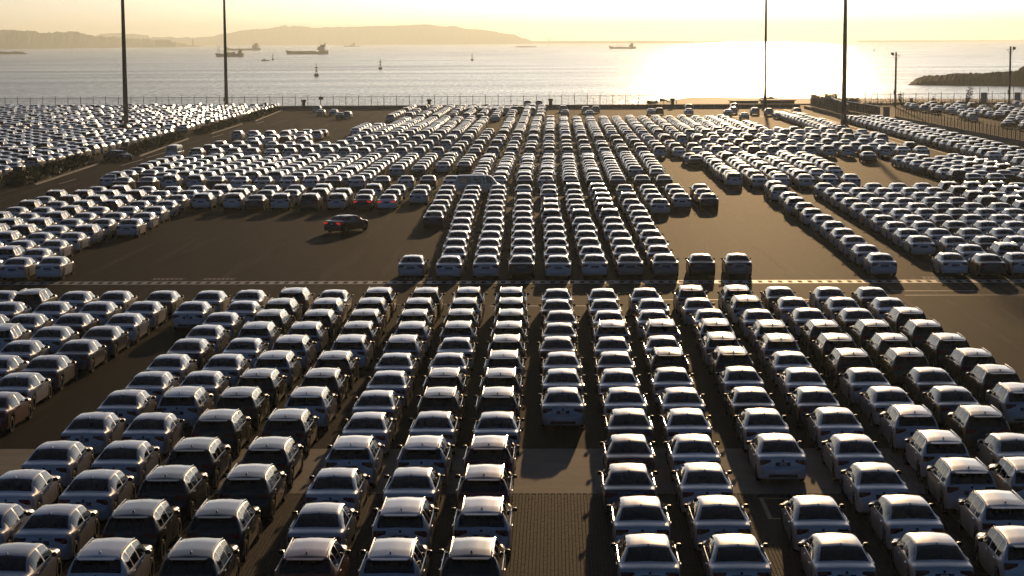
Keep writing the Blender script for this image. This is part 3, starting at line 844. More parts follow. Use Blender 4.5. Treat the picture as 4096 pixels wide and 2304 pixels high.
CARS={
 'N':'-158 568 sl;-130 569 wl;-71 569 wo;-47 569 wl;-104 569 wb;-24 570 wb;27 579 sl;53 579 sl;83 580 sl;111 581 sl;137 584 wl;-158 618 sl;-131 619 wb;-179 619 sl;-105 619 wb;-74 620 sl;-48 622 wl;-23 623 wl;27 629 sl;52 630 sl;83 630 sl;112 631 sl;141 632 wl;-183 670 sl;-157 670 sl;-131 671 wb;-24 672 wr;-104 673 wb;-75 673 sl;-49 674 sl;25 680 sn;51 681 sl;110 681 sl;140 683 wl;162 684 wl;-131 720 wb;-183 720 sl;-104 721 wb;-158 721 sl;-48 723 wl;-74 723 wl;-24 723 wr;27 732 sr;51 732 sl;110 732 sl;82 733 sl;141 733 wl;169 734 sl;-159 777 sl;-132 777 wb;-105 778 wb;-74 778 sl;-183 778 sl;-23 779 sl;-48 780 sl;167 784 wb;140 785 wl;82 785 sl;52 785 sl;29 785 sn;111 787 sl;-234 825 sr;-24 828 wb;-75 828 sl;-48 828 wb;-132 829 wb;-103 829 wl;-156 830 wl;-181 830 sl;53 834 sl;29 835 sl;3 835 sl;82 835 sb;109 835 sn;140 836 sl;167 837 sn;194 837 wl;-238 875 sl;-131 877 wb;-24 877 wb;-49 878 wb;-180 878 sl;-103 878 wb;-157 879 sl;-74 879 sl;28 884 sl;3 884 sl;110 885 sl;195 885 wb;52 887 sl;167 886 sn;138 885 sl;83 889 sl;-238 925 sn;-261 925 sl;-103 928 wb;-181 928 sl;-155 928 sl;-131 929 wl;-24 929 wl;-50 931 sl;-75 931 sl;3 933 sl;195 933 wb;138 933 wb;164 934 wb;110 933 sl;28 934 sn;83 939 wb;53 937 wb;-263 973 sl;-235 975 sn;-181 978 sn;110 981 wl;138 982 wb;-75 980 wl;193 982 wb;-130 980 wl;165 982 wb;-101 981 wl;-24 980 wb;-154 980 sl;1 983 sr;53 985 sl;28 982 sl;-49 981 sl;82 987 wl;-260 1022 sl;-285 1022 wl;-234 1023 sn;-181 1026 sl;-24 1028 wb;-154 1028 wl;-129 1028 wl;-50 1029 wl;138 1030 wb;-102 1029 wb;-74 1028 wl;190 1030 wb;29 1031 wl;164 1031 wb;111 1030 wl;2 1032 sb;55 1034 wl;83 1036 wl;-307 1069 sl;-286 1071 sl;-261 1072 sn;-233 1072 sl;-181 1075 sl;-128 1076 wb;-154 1076 wb;-76 1076 wb;-24 1076 wb;-103 1077 wb;-51 1077 wb;190 1079 wb;3 1080 sr;29 1080 sl;53 1082 sl;84 1084 sl;110 1083 sl;164 1086 sb;138 1087 sl;-205 1122 sl;-155 1124 wb;-285 1122 sl;-233 1123 sl;-311 1122 sl;-259 1122 sl;-51 1125 wl;-129 1125 wl;-77 1125 wb;-25 1125 wb;-177 1124 sl;-104 1126 wb;1 1128 sr;28 1129 sl;55 1130 sl;81 1132 sl;108 1132 wl;189 1132 sl;163 1134 sl;135 1135 sl;-308 1170 wb;-283 1170 sl;-260 1171 sl;-204 1171 sl;-232 1171 sb;-154 1173 wb;-26 1173 wl;-51 1174 wl;-76 1173 wb;-328 1173 sl;-104 1174 wb;-131 1174 sl;-181 1174 sl;1 1177 sl;53 1179 sl;80 1180 wl;28 1177 sl;107 1180 wl;187 1181 sb;162 1182 sl;133 1184 sb',
 'L':'-390 1358 sl;-368 1360 sl;-345 1365 sl;-371 1420 sl;-392 1424 wl;-423 1479 sl;-398 1479 sl;-374 1482 sl;-425 1540 wl;-400 1541 sl;-375 1543 sl;-375 1595 wl;-427 1598 wb;-403 1602 sl;-451 1602 wl;-429 1657 wl;-454 1657 wl;-354 1660 sl;-405 1662 sl;-378 1663 sl;-480 1718 wn;-431 1722 wl;-458 1723 sl;-356 1724 sl;-408 1724 sl;-382 1725 sl;-460 1783 sl;-434 1783 wb;-485 1787 sl;-359 1788 sl;-411 1788 sl;-384 1789 sl;-437 1845 wl;-487 1847 wb;-411 1848 wb;-464 1851 sl;-361 1852 sl;-387 1853 sl;-414 1907 wl;-465 1907 wb;-439 1908 wl;-491 1911 sl;-389 1917 sl;-235 1921 wb;-161 1922 sL;-209 1922 wl;-263 1923 wl;-184 1923 sB;-288 1923 sb;-365 1924 sl;-310 1929 wl;-340 1930 wl;-415 1973 wb;-441 1973 wl;-494 1973 wb;-467 1974 wb;-392 1980 sl;-365 1985 sl;-340 1985 sl;-135 1986 sl;-288 1986 sb;-188 1988 sb;-314 1988 wb;-211 1988 wl;-263 1989 sl;-234 1989 wb;-162 1990 sl;-444 2038 wl;-392 2041 sl;-419 2042 sl;-470 2042 sl;-341 2047 wl;-186 2050 wl;-136 2051 sl;-368 2052 sl;-238 2053 wl;-292 2053 sl;-162 2054 sl;-317 2054 sl;-267 2057 sl;-473 2184 sb;-447 2188 sb;-319 2192 sl;-113 2192 sl;-189 2193 sb;-345 2193 sl;-163 2195 sl;-243 2196 sb;-292 2196 sl;-139 2197 sb;-217 2198 sl;-373 2200 sb;-268 2200 sl;-423 2201 wl;-396 2202 wl;-499 2239 sl',
 'C':'-72 1364 sl;2 1365 sl;-47 1366 sl;-23 1367 sb;-98 1368 sl;27 1370 sl;51 1370 sg;100 1372 sb;75 1372 sg;125 1373 sg;1 1424 sl;-48 1425 sl;-23 1425 sl;-72 1426 sl;26 1426 sl;50 1429 sl;74 1430 sl;-49 1484 sl;-74 1485 sl;-24 1485 sl;1 1486 sl;50 1486 sl;25 1488 sl;75 1491 sl;-50 1544 sl;0 1544 sl;50 1544 sl;24 1545 sl;-75 1546 sl;-25 1547 sl;74 1548 sl;-76 1603 sl;-50 1603 sl;0 1604 sl;25 1604 sl;-26 1605 sl;48 1605 sl;73 1608 sl;-78 1664 sl;23 1664 sl;-51 1664 sl;48 1665 sl;-1 1665 sl;-26 1666 sl;73 1668 sl;-79 1728 sl;-53 1729 sl;-28 1729 sl;22 1730 wl;73 1730 sl;-105 1731 sb;-3 1731 wl;47 1733 wl;-29 1791 sl;73 1791 sl;-54 1792 sl;-81 1794 sl;-106 1795 sl;20 1797 sl;45 1797 wl;-4 1797 wl;-55 1850 sl;-4 1854 wl;-106 1855 sl;-82 1856 sl;45 1857 wl;-29 1858 sl;71 1858 sl;19 1859 sl;97 1859 sl;-107 1915 sl;-56 1918 sl;-30 1919 wl;19 1919 sl;70 1919 wl;45 1921 wl;95 1921 sl;147 1923 sb;-82 1924 sl;121 1924 sl;-109 1981 sl;-83 1982 sl;19 1982 sl;-57 1984 sl;95 1984 sl;44 1984 wl;121 1985 sl;-6 1985 sl;147 1986 sl;71 2045 sl;-84 2045 sl;95 2046 sl;-32 2046 sl;-110 2047 sl;-58 2047 sl;43 2049 wl;121 2050 sl;-6 2050 sl;148 2050 sb;18 2051 wl;17 2185 sb;-10 2187 sl;43 2188 sb;-33 2188 sb;68 2189 sb;-61 2189 sl;95 2190 sb;119 2192 sb',
 'R':'295 1367 sb;223 1373 sl;271 1374 sl;318 1375 sl;296 1430 sl;321 1431 wl;222 1432 sl;344 1436 sl;296 1490 sl;344 1492 sl;321 1492 sb;272 1496 sl;223 1498 sl;368 1551 sl;273 1553 sl;297 1554 sl;347 1554 sl;322 1555 sl;224 1557 sl;274 1613 sl;297 1615 sl;370 1615 sl;348 1618 sl;225 1618 sl;323 1619 sb;274 1674 sl;299 1676 sl;395 1677 sl;373 1678 sl;349 1679 sl;324 1680 sb;225 1682 sl;397 1737 sl;275 1738 sl;373 1738 sl;300 1738 sl;349 1739 sb;322 1740 sl;224 1745 sl;399 1800 sl;275 1800 sl;325 1800 sl;375 1801 sl;300 1801 sl;349 1802 sb;421 1804 wl;225 1808 sb;222 1856 wl;324 1858 sl;299 1859 sl;275 1860 sl;400 1864 wb;374 1865 sb;351 1866 sb;424 1867 wb;275 1923 sl;325 1923 sl;299 1924 sl;374 1927 sl;425 1927 sl;401 1927 wb;448 1927 wl;352 1928 sl;226 1932 sl;471 1986 sl;276 1986 sl;326 1987 sl;301 1988 sl;352 1988 sl;399 1989 wb;427 1990 wl;376 1990 sl;451 1993 wl;224 2006 wl;449 2050 wl;425 2051 wl;401 2052 wb;472 2052 sl;351 2053 sl;376 2053 sl;326 2054 sl;300 2055 sl;276 2057 sl;226 2071 wl;222 2192 sl;273 2195 sl;323 2196 sl;299 2197 sl;481 2198 sb;247 2202 sl;457 2199 sb;196 2208 wl;519 2209 sb;503 2254 sb;475 2246 sl;449 2247 wb;522 2289 sl;473 2294 sl;446 2295 sl;497 2300 wl;495 2345 sl;470 2343 sl;446 2344 sb;521 2345 wb;492 2391 wb;469 2392 sl;445 2395 sb;518 2393 wb;489 2438 sl;517 2440 wb;467 2441 sl;442 2445 sl;487 2486 sl;463 2489 sl;513 2486 wl;441 2496 sl;510 2534 sl;487 2534 sl;463 2538 wl;438 2545 sl;512 2583 sl;461 2586 sl;411 2640 sb',
}
# ------------------------------------------------------------------ cars one by one
ORD = ['', 'first', 'second', 'third', 'fourth', 'fifth', 'sixth', 'seventh', 'eighth', 'ninth', 'tenth', 'eleventh', 'twelfth', 'thirteenth', 'fourteenth', 'fifteenth', 'sixteenth', 'seventeenth', 'eighteenth', 'nineteenth', 'twentieth']
def shade(c):
    if c in 'lL':
        k = rng.random()
        base = COL['w'] if (k < .22 or c == 'L') else COL['l']
        f = rng.uniform(.86, 1.08)
        return tuple(v * f for v in base), ('white' if base is COL['w'] else 'silver')
    return COL[c.lower()], CNAME[c]
cars = []
for zone, txt in CARS.items():
    for e in txt.split(';'):
        a = e.split()
        cars.append(dict(zone=zone, x=int(a[0]) / 10, y=int(a[1]) / 10, k=a[2][0], c=a[2][1]))
PITCHES = {'N': 2.66, 'L': 2.45, 'C': 2.45, 'R': 2.45}
files = {}
for c in cars:
    z = c['zone']
    if z == 'N': c['f'] = round(c['x'] / 2.66)
    else:
        xr = c['x'] * (1 - (c['y'] - 136) * (.00022 if c['x'] > 0 else .00035)) if z != 'C' else c['x'] + (c['y'] - 136) * .012 * (1 if c['x'] < 3 else .5)
        c['f'] = round(xr / 2.45)
    files.setdefault((z, c['f']), []).append(c)
for l in files.values():
    l.sort(key=lambda c: c['y'])
    for i, c in enumerate(l): c['i'] = i + 1
# 300 sedans and every measured estate stay single, the rest of the sedans join the mass behind
seds = sorted([c for c in cars if c['k'] == 's'], key=lambda c: c['y'])
cut = {id(c) for c in seds[300:] if c['c'] not in 'LB'}
far_items = []
used = set()
GRP = {'N': 'cars parked in the near block', 'L': 'cars parked in the block beside the road', 'C': 'cars parked in the middle block', 'R': 'cars parked beyond the sunlit lane'}
REFS = {'N': 'the bare brick aisle', 'L': 'the open asphalt', 'C': 'the middle of the block', 'R': 'the sunlit lane'}
fx = {}
for z in 'LCR':
    ks = sorted({f for (zz, f) in files if zz == z})
    for f in ks: fx[z, f] = (len(ks) - ks.index(f)) if z == 'L' else ks.index(f) + 1
for c in cars:
    col, cn = shade(c['c'])
    jit = rng.uniform(-.006, .006)
    if id(c) in cut:
        far_items.append((c['x'], c['y'], jit, c['k'], col)); continue
    body = 'sedan' if c['k'] == 's' else 'estate'
    n = '%s %s %s from near end of' % (cn, body, ORD[c['i']])
    if c['zone'] == 'N':
        f = c['f']
        lab = n + (' file straight ahead of the bare brick aisle' if f == 0 else ' %s file %s of the bare brick aisle' % (ORD[abs(f)], 'left' if f < 0 else 'right'))
    elif c['zone'] == 'L': lab = n + ' %s roadside-block file counting from the middle block' % ORD[fx['L', c['f']]]
    elif c['zone'] == 'C': lab = n + ' %s middle-block file counting from the road' % ORD[fx['C', c['f']]]
    else: lab = n + ' %s file beyond the sunlit lane' % ORD[fx['R', c['f']]]
    if c['c'] in 'LB': lab = '%s sedan with red brake lights lit beside the open asphalt' % cn
    if lab in used: print('DUP', lab)
    while lab in used: lab += ' too'
    used.add(lab)
    far = c['y'] > 128
    objs = place_car(c['k'], col, c['x'], c['y'], jit, lab, body if body == 'sedan' else 'estate car', GRP[c['zone']], far)
    if c['c'] in 'LB':
        for o in objs[1:]:
            if o.name.startswith('tail_light'):
                o.data = o.data.copy(); o.data.materials[0] = M['brake']
                o['label'] = 'lit red brake light'

# moving and odd vehicles
o = place_car('s', COL['b'], -17.7, 169.2, -R(29), 'black sedan driving across the open asphalt with tail lights lit', 'sedan', None)
for q in o[1:]:
    if q.name.startswith('tail_light'):
        q.data = q.data.copy(); q.data.materials[0] = M['brake']
place_car('s', (.012, .016, .028), -60.0, 273.5, R(180 + 52), 'dark blue sedan turning onto the road through the hedge gap', 'sedan', None)
place_car('v', (.60, .60, .58), -8.1, 211.8, -R(90), 'white minibus standing side-on across the middle block', 'van', None)
place_car('v', (.55, .56, .55), -52.9, 277.8, R(-1), 'white high-roof van on the road beside the hedge', 'van', None)

# ------------------------------------------------------------------ the mass of far cars
def rc():
    k = rng.random()
    if k < .10: return COL['b']
    if k < .13: return COL['n']
    if k < .15: return COL['r']
    f = rng.uniform(.8, 1.1)
    return tuple(v * f for v in (COL['w'] if k < .5 else COL['l']))
def wk(p): return 'w' if rng.random() < p else 's'
taken = {}
def put(x, y, k, rz=0.0, col=None):
    if x < -.284 * y - 3 or x > .240 * y + 3: return
    far_items.append((x + rng.uniform(-.08, .08), y + rng.uniform(-.12, .12), rz + rng.uniform(-.01, .01), k, col or rc()))
def grid(x0, x1, y0, y1, dx, dy, pw=.25, keep=.97, gaps=(), cond=None, slope=0.0):
    x = x0; n = 0
    while x <= x1:
        if not any(a < x < b for a, b in gaps):
            y = y0 + rng.uniform(-.4, .4)
            while y <= y1:
                xx = x + slope * (y - y0)
                if rng.random() < keep and (cond is None or cond(xx, y)): put(xx, y, wk(pw))
                y += dy
        x += dx; n += 1
# block B behind the front row
def cx(x0, x1, p=2.56):                      # the files keep their line through all the blocks
    k = math.ceil((x0 - 1.7) / p); return 1.7 + k * p
def blk(x0, x1, y0, y1, dy, pw, keep=.975, **kw): grid(cx(x0, x1), x1, y0, y1, 2.56, dy, pw, keep, **kw)
blk(-51, -28, 226, 266, 5.1, .3)
blk(-27, -15.5, 224, 266, 5.0, .12, cond=lambda x, y: not (x > -19 and y < 236))
blk(-14.5, -10.2, 246, 266, 5.0, .1)
blk(-9.8, 8.6, 223.4, 266, 4.85, .3, .99)
blk(8.6, 13.6, 236, 266, 5.0, .1)
blk(19.5, 33.4, 224, 266, 5.0, .35, cond=lambda x, y: x < 27.5 or y > 224 + (x - 27.5) * 1.5)
put(17.6, 262, 's'); put(18.0, 257, 's'); put(11.7, 230, 's', 0, COL['b'])
# block C, ranks ten metres apart
for yy, xa, xb, p in ((276.6, -50.5, 50.5, .75), (285.6, -50.5, 51, .7), (296.2, -50.5, 49, .4), (310.4, -47, 51, .6), (316.6, -47, 51, .25), (330, -50.5, 51, .6), (337.8, -48, 46, .3)):
    x = cx(xa, xb)
    while x < xb:
        if not (yy > 305 and -38.5 < x < -33.5) and rng.random() < .975: put(x, yy, wk(p))
        x += 2.56
for k in range(4): put(-52.5 + 2.7 * k, 331, 'w')
# block D, dense files
blk(-35.5, 36.5, 343.5, 394, 4.9, .35, .99, cond=lambda x, y: not (x < -31 and y > 366) and not (x > 33 and y > 372) and not (-12.2 < x < -9.9))
grid(46.4, 49.4, 346, 412, 2.75, 5.0, .2)
# scattered ranks towards the fence
grid(-33, -3, 403, 470, 3.0, 5.8, .45, .74)
grid(-24, -3, 440, 470, 2.7, 5.2, .4, .6)
for px, py, k in ((2113, 424, 'w'), (2158, 424, 'w'), (2255, 446, 'w'), (2263, 462, 's'), (2345, 450, 'w'), (2385, 448, 'w'), (2360, 464, 's'), (2605, 457, 's'), (2638, 456, 'w'), (2755, 440, 'w'), (2755, 456, 's'), (2935, 436, 'w'), (2930, 452, 'w'), (2910, 460, 's'), (2975, 474, 's'), (3017, 455, 'w'), (3072, 458, 'w'), (3182, 456, 'w'), (3110, 470, 's'), (1275, 446, 'w'), (1290, 461, 's'), (1340, 460, 's'), (1365, 474, 's'), (1395, 472, 'w')):
    Y = CAM_H * F_PX / (py - HOR - (2048 - px) * .0049); X = (px - 2048) / F_PX * Y - Y * .0218
    far_items.append((X, Y, rng.uniform(-.03, .03), k, rc()))
# far field on the sunlit side, the strip along the inner fence
grid(53.5, 60.5, 206, 236, 2.45, 5.2, .35, cond=lambda x, y: y < 236)
grid(57.2, 62.2, 242, 392, 2.5, 5.15, .45, .985)
# compound beyond the inner fence
grid(82, 132, 352, 474, 3.3, 6.4, .45, .50)
# compound behind the hedge
grid(-150, -65.6, 236, 482, 2.68, 5.2, .38, .955, cond=lambda x, y: not (283 < y < 292 and x < -70) and not (350 < y < 357) and not (abs(x + 79.6) < 2.6 and abs(y - 371) < 4) and not (abs(x + 84.5) < 2 and abs(y - 515) < 3))
o, nt_ = car_mass('distant_parked_cars', far_items, 'ranks of parked cars filling the far end of the lot', 'cars')
print('mass of far cars', len(far_items), 'tris', nt_)
# ------------------------------------------------------------------ masts, fences, hedges
M['mast'] = simple('weathered_mast', (.10, .095, .09), .55, .3, noise=(.6, .75, 1.15))
M['steel'] = simple('galvanised_steel', (.25, .25, .25), .45, .7)
M['dark_metal'] = simple('dark_metal', (.04, .038, .036), .5)
M['lampglass'] = simple('floodlight_glass', (.3, .3, .3), .1)
def high_mast(x, y, rb, rtop, label):
    t = empty('light_mast', (x, y, 0)); tag(t, label, 'light mast', 'high light masts over the lot')
    MB().lathe([(rb * 2.1, 0), (rb * 2.1, .5), (rb * 1.25, .9), (rb * 1.2, 1.4)], 16).build('base', M['dark_concrete'], t, smooth=True)
    MB().lathe([(rb * 1.05, 1.3), (rb, 4), (rb * .5 + rtop * .5, 18), (rtop, 31), (rtop * .9, 34)], 20).build('pole', M['mast'], t, smooth=True)
    ring = MB()
    n = 16
    for i in range(n):
        a, b = 2 * math.pi * i / n, 2 * math.pi * (i + 1) / n
        ring.tube((1.3 * math.cos(a), 1.3 * math.sin(a), 33), (1.3 * math.cos(b), 1.3 * math.sin(b), 33), .06, n=6)
    for i in range(4):
        a = math.pi * i / 2; ring.tube((0, 0, 33), (1.3 * math.cos(a), 1.3 * math.sin(a), 33), .05, n=6)
    ring.build('lamp_ring', M['steel'], t)
    for i in range(8):
        a = 2 * math.pi * i / 8; c, s = math.cos(a), math.sin(a)
        MB().prism([(-.3, 0), (.3, 0), (.22, .35), (-.22, .35)], 1, -.2, .2).build('floodlight', M['dark_metal'], t, (1.55 * c, 1.55 * s, 32.5))
    MB().box((-rb * 1.3, -.35 - rb, 1.6), (-rb * .2, -rb * .85, 2.7)).build('switch_box', M['steel'], t)
high_mast(-79.6, 370.6, .46, .24, 'tall tapered light mast nearest the hedge, among the packed cars')
high_mast(-80.5, 490.5, .44, .23, 'tall tapered light mast beside the far fence behind the hedged compound')
high_mast(48.2, 461.7, .36, .17, 'slim light mast standing in front of the glittering sun path')
high_mast(52.2, 363.8, .46, .22, 'thick light mast at the end of the sunlit ranks by the fence ramp')
def small_mast(x, y, h, side, label):
    t = empty('lamp_post', (x, y, 0)); tag(t, label, 'lamp post', 'short lamp posts in the far compound')
    MB().lathe([(.28, 0), (.27, 2), (.20, h)], 12).build('pole', M['mast'], t, smooth=True)
    b = MB().tube((-1.0, 0, h - .7), (1.0, 0, h - .7), .06, n=6)
    b.tube((-.8, 0, h - .7), (0, 0, h - 2.2), .045, n=6).tube((.8, 0, h - .7), (0, 0, h - 2.2), .045, n=6)
    b.build('cross_arm', M['steel'], t)
    MB().prism([(-.28, 0), (.28, -.1), (.34, .5), (-.34, .6)], 1, -.25, .25).build('floodlight', M['dark_metal'], t, (side * .85, 0, h - .65))
    MB().box((-.42, -.3, 3.0), (-.18, .1, 4.0)).build('switch_box', M['dark_metal'], t)
small_mast(80.7, 478, 13.0, -1, 'wooden lamp post with floodlight on its near arm, behind the fence corner')
small_mast(107.6, 478, 14.2, 1, 'wooden lamp post with floodlight at the far right compound edge')

def wire_material():
    m, nt, p = mat('wire_mesh')
    out = nt.nodes['Material Output']
    p.inputs['Base Color'].default_value = (.16, .16, .155, 1); p.inputs['Metallic'].default_value = .6; p.inputs['Roughness'].default_value = .5
    tr = N(nt, 'ShaderNodeBsdfTransparent'); mx = N(nt, 'ShaderNodeMixShader'); mx.inputs[0].default_value = .13
    nt.links.new(tr.outputs[0], mx.inputs[1]); nt.links.new(p.outputs[0], mx.inputs[2]); nt.links.new(mx.outputs[0], out.inputs[0])
    return m
M['wire'] = wire_material()
def wire_fence(name, pts, step, h, label, cat='fence', arm=True):
    """posts one by one along a polyline, a rail and a wire panel per straight run"""
    t = empty(name, (pts[0][0], pts[0][1], 0)); tag(t, label, cat)
    b = MB().tube((0, 0, 0), (0, 0, h), .075, n=6)
    if arm: b.tube((0, 0, h), (.05, .22, h + .45), .05, n=5)
    pm = b.mesh('fence_post', M['dark_metal'])
    im = MB().tube((0, 0, 0), (0, 0, h * .8), .03, n=5).mesh('fence_stay', M['dark_metal'])
    o0 = Vector((pts[0][0], pts[0][1], 0))
    for (xa, ya), (xb, yb) in zip(pts, pts[1:]):
        a, e = Vector((xa, ya, 0)) - o0, Vector((xb, yb, 0)) - o0
        n = max(1, int((e - a).length / step))
        for i in range(n + (1 if (xb, yb) == pts[-1] else 0)):
            q = a + (e - a) * (i / n)
            mesh_obj('fence_post', pm, t, q)
            if i < n: mesh_obj('fence_stay', im, t, a + (e - a) * ((i + .5) / n))
        r = MB().tube(a + Vector((0, 0, h - .06)), e + Vector((0, 0, h - .06)), .05, n=6)
        r.build('fence_rail', M['dark_metal'], t)
        me = make_mesh('wire_panel', [a + Vector((0, .03, .1)), e + Vector((0, .03, .1)), e + Vector((0, .03, h - .08)), a + Vector((0, .03, h - .08))], [(0, 1, 2, 3)], [M['wire']])
        mesh_obj('wire_panel', me, t)
    return t
wire_fence('perimeter_fence', [(-146, 496), (30, 496)], 3.1, 2.6, 'long wire fence with angled posts between lot and water')
wire_fence('seaward_fence', [(64, 497), (142, 497)], 3.1, 2.7, 'wire fence at the water behind the far right compound')
# low parapet in front of the fence
par = MB().box((-72, 476.0, 0), (58, 476.5, .85)).build('parapet_wall', M['dark_concrete']); tag(par, 'low dark parapet wall at the foot of the shore fence', 'wall')
MB().box((-72, 475.6, 0), (58, 475.99, .16)).build('kerb', M['pale_concrete'], par)
MB().box((-72, 475.95, .853), (58, 476.55, .95)).build('coping', M['pale_concrete'], par)
x = -12.0
while x < 58:
    MB().box((x, 475.80, .0), (x + .22, 475.995, .85)).build('buttress', M['pale_concrete'], par); x += 3.1
for i, px in enumerate((-60, -30, -1, 28)):
    t = empty('bollard', (px, 478.5, 0)); tag(t, ['squat dark bollard on the quay beside the hedged compound', 'squat dark bollard on the quay behind the scattered cars', 'squat dark bollard on the quay at the end of the dense files', 'squat dark bollard on the quay beside the sun glitter'][i], 'bollard', 'bollards along the quay')
    MB().lathe([(.42, 0), (.38, 1.7), (.44, 1.9)], 10).build('post', M['dark_metal'], t)
    MB().lathe([(.62, 1.9), (.62, 2.25), (.3, 2.4)], 10).build('cap', M['dark_metal'], t)
t = empty('notice_board', (-56.5, 484, 0)); tag(t, 'small dark notice board on a post before the fence', 'sign')
MB().tube((0, 0, 0), (0, 0, 2.2), .05).build('post', M['dark_metal'], t); MB().box((-.55, -.06, 2.2), (.55, .03, 2.9)).build('panel', M['dark_metal'], t)
for i, px in enumerate((85.0, 98.5, 118.0)):
    t = empty('bin', (px + 2, 492, 0)); tag(t, ['small dark bin hung on the fence by the lamp post', 'small dark bin hung on the fence beside the sapling', 'small dark bin hung on the fence past the gate screens'][i], 'bin', 'bins along the seaward fence')
    MB().box((-.32, -.2, .5), (.32, .2, 1.6)).build('body', M['dark_metal'], t); MB().box((-.38, -.25, 1.603), (.38, .25, 1.75)).build('lid', M['dark_metal'], t)
for i, px in enumerate((105.0, 113.2)):
    t = empty('gate_screen', (px, 494, 0)); tag(t, ['pale gate screen before the last lamp post', 'pale gate screen just past the last lamp post'][i], 'gate', 'gate screens in the shore fence')
    MB().box((-.75, -.04, .3), (.75, .04, 3.0)).build('panel', M['steel'], t)
    for s in (-1, 1): MB().tube((s * .85, 0, 0), (s * 1.05, 0, 4.3), .07).build('post', M['dark_metal'], t)

# corrugated barrier and inner fence by the ramp
M['sheet'] = simple('weathered_sheet', (.13, .12, .105), .6, noise=(.8, .7, 1.2))
def sheet_wall(name, pts, h0, h1, step, label):
    t = empty(name, (pts[0][0], pts[0][1], 0)); tag(t, label, 'wall')
    o0 = Vector((pts[0][0], pts[0][1], 0)); tot = sum((Vector(b) - Vector(a)).length for a, b in zip(pts, pts[1:])); run = 0
    for (xa, ya), (xb, yb) in zip(pts, pts[1:]):
        a, e = Vector((xa, ya, 0)) - o0, Vector((xb, yb, 0)) - o0
        n = max(1, int((e - a).length / step)); d = (e - a).normalized(); nrm = Vector((d.y, -d.x, 0))
        for i in range(n):
            p, q = a + (e - a) * (i / n), a + (e - a) * ((i + 1) / n) - d * .06
            hh = h0 + (h1 - h0) * (run / tot); run += (e - a).length / n
            V = []
            for z in (.55, hh):
                for k in range(9):
                    w = p + (q - p) * (k / 8) + nrm * (.05 * (k % 2)); V.append((w.x, w.y, z))
            Fs = [(k, k + 1, k + 10, k + 9) for k in range(8)]
            m_ = make_mesh('sheet_panel', V, Fs, [M['sheet']]); mesh_obj('sheet_panel', m_, t)
            MB().tube(p + nrm * .1, p + nrm * .1 + Vector((0, 0, hh + .06)), .05, n=5).build('post', M['dark_metal'], t)
        MB().add([a - nrm * .15, a + nrm * .25, e + nrm * .25, e - nrm * .15, *(v + Vector((0, 0, .5)) for v in (a - nrm * .15, a + nrm * .25, e + nrm * .25, e - nrm * .15))], [(0, 3, 2, 1), (4, 5, 6, 7), (0, 1, 5, 4), (1, 2, 6, 5), (2, 3, 7, 6), (3, 0, 4, 7)]) if False else None
        bb = MB(); cs = [a - nrm * .15, a + nrm * .25, e + nrm * .25, e - nrm * .15]
        bb.add([*cs, *(v + Vector((0, 0, .5)) for v in cs)], [(0, 3, 2, 1), (4, 5, 6, 7), (0, 1, 5, 4), (1, 2, 6, 5), (2, 3, 7, 6), (3, 0, 4, 7)])
        bb.build('plinth', M['pale_concrete'], t)
        MB().tube(a + Vector((0, 0, h0 + .1)), e + Vector((0, 0, h1 + .1)), .05, n=6).build('top_rail', M['rail'], t)
    return t
sheet_wall('sheet_barrier', [(60.2, 474), (60.4, 440), (58.9, 404)], 3.4, 3.0, 3.0, 'long weathered sheet barrier running from the quay past the thick mast')
sheet_wall('sheet_barrier', [(63.0, 466), (66.2, 410)], 2.4, 2.4, 3.0, 'second weathered sheet barrier behind the thick mast, ending at the gatepost')
gp = empty('gatepost', (66.9, 406.5, 0)); tag(gp, 'pale square gatepost between barrier and inner fence', 'gatepost')
MB().box((-.6, -.4, 0), (.6, .4, 2.4)).build('pier', M['pale_concrete'], gp); MB().box((-.7, -.5, 2.403), (.7, .5, 2.55)).build('cap', M['pale_concrete'], gp)
inner = wire_fence('inner_fence', [(68.3, 404), (69.4, 350), (70.6, 300), (70.8, 245)], 2.6, 2.3, 'wire fence on a concrete kerb dividing strip from far compound')
for a, b in (((68.3, 404), (69.4, 350)), ((69.4, 350), (70.6, 300)), ((70.6, 300), (70.8, 245))):
    bb = MB(); p, q = Vector((a[0] - 68.3, a[1] - 404, 0)), Vector((b[0] - 68.3, b[1] - 404, 0))
    cs = [p + Vector((-.12, 0, 0)), p + Vector((.12, 0, 0)), q + Vector((.12, 0, 0)), q + Vector((-.12, 0, 0))]
    bb.add([*cs, *(v + Vector((0, 0, .75)) for v in cs)], [(0, 3, 2, 1), (4, 5, 6, 7), (0, 1, 5, 4), (1, 2, 6, 5), (2, 3, 7, 6), (3, 0, 4, 7)])
    bb.build('kerb_wall', M['sheet'], inner)
rp = MB().prism([(58.6, 0), (62.6, 0), (62.6, .05), (58.9, .6), (58.6, .6)], 1, 402, 474); tag(rp.build('verge', M['dark_concrete']), kind='structure')

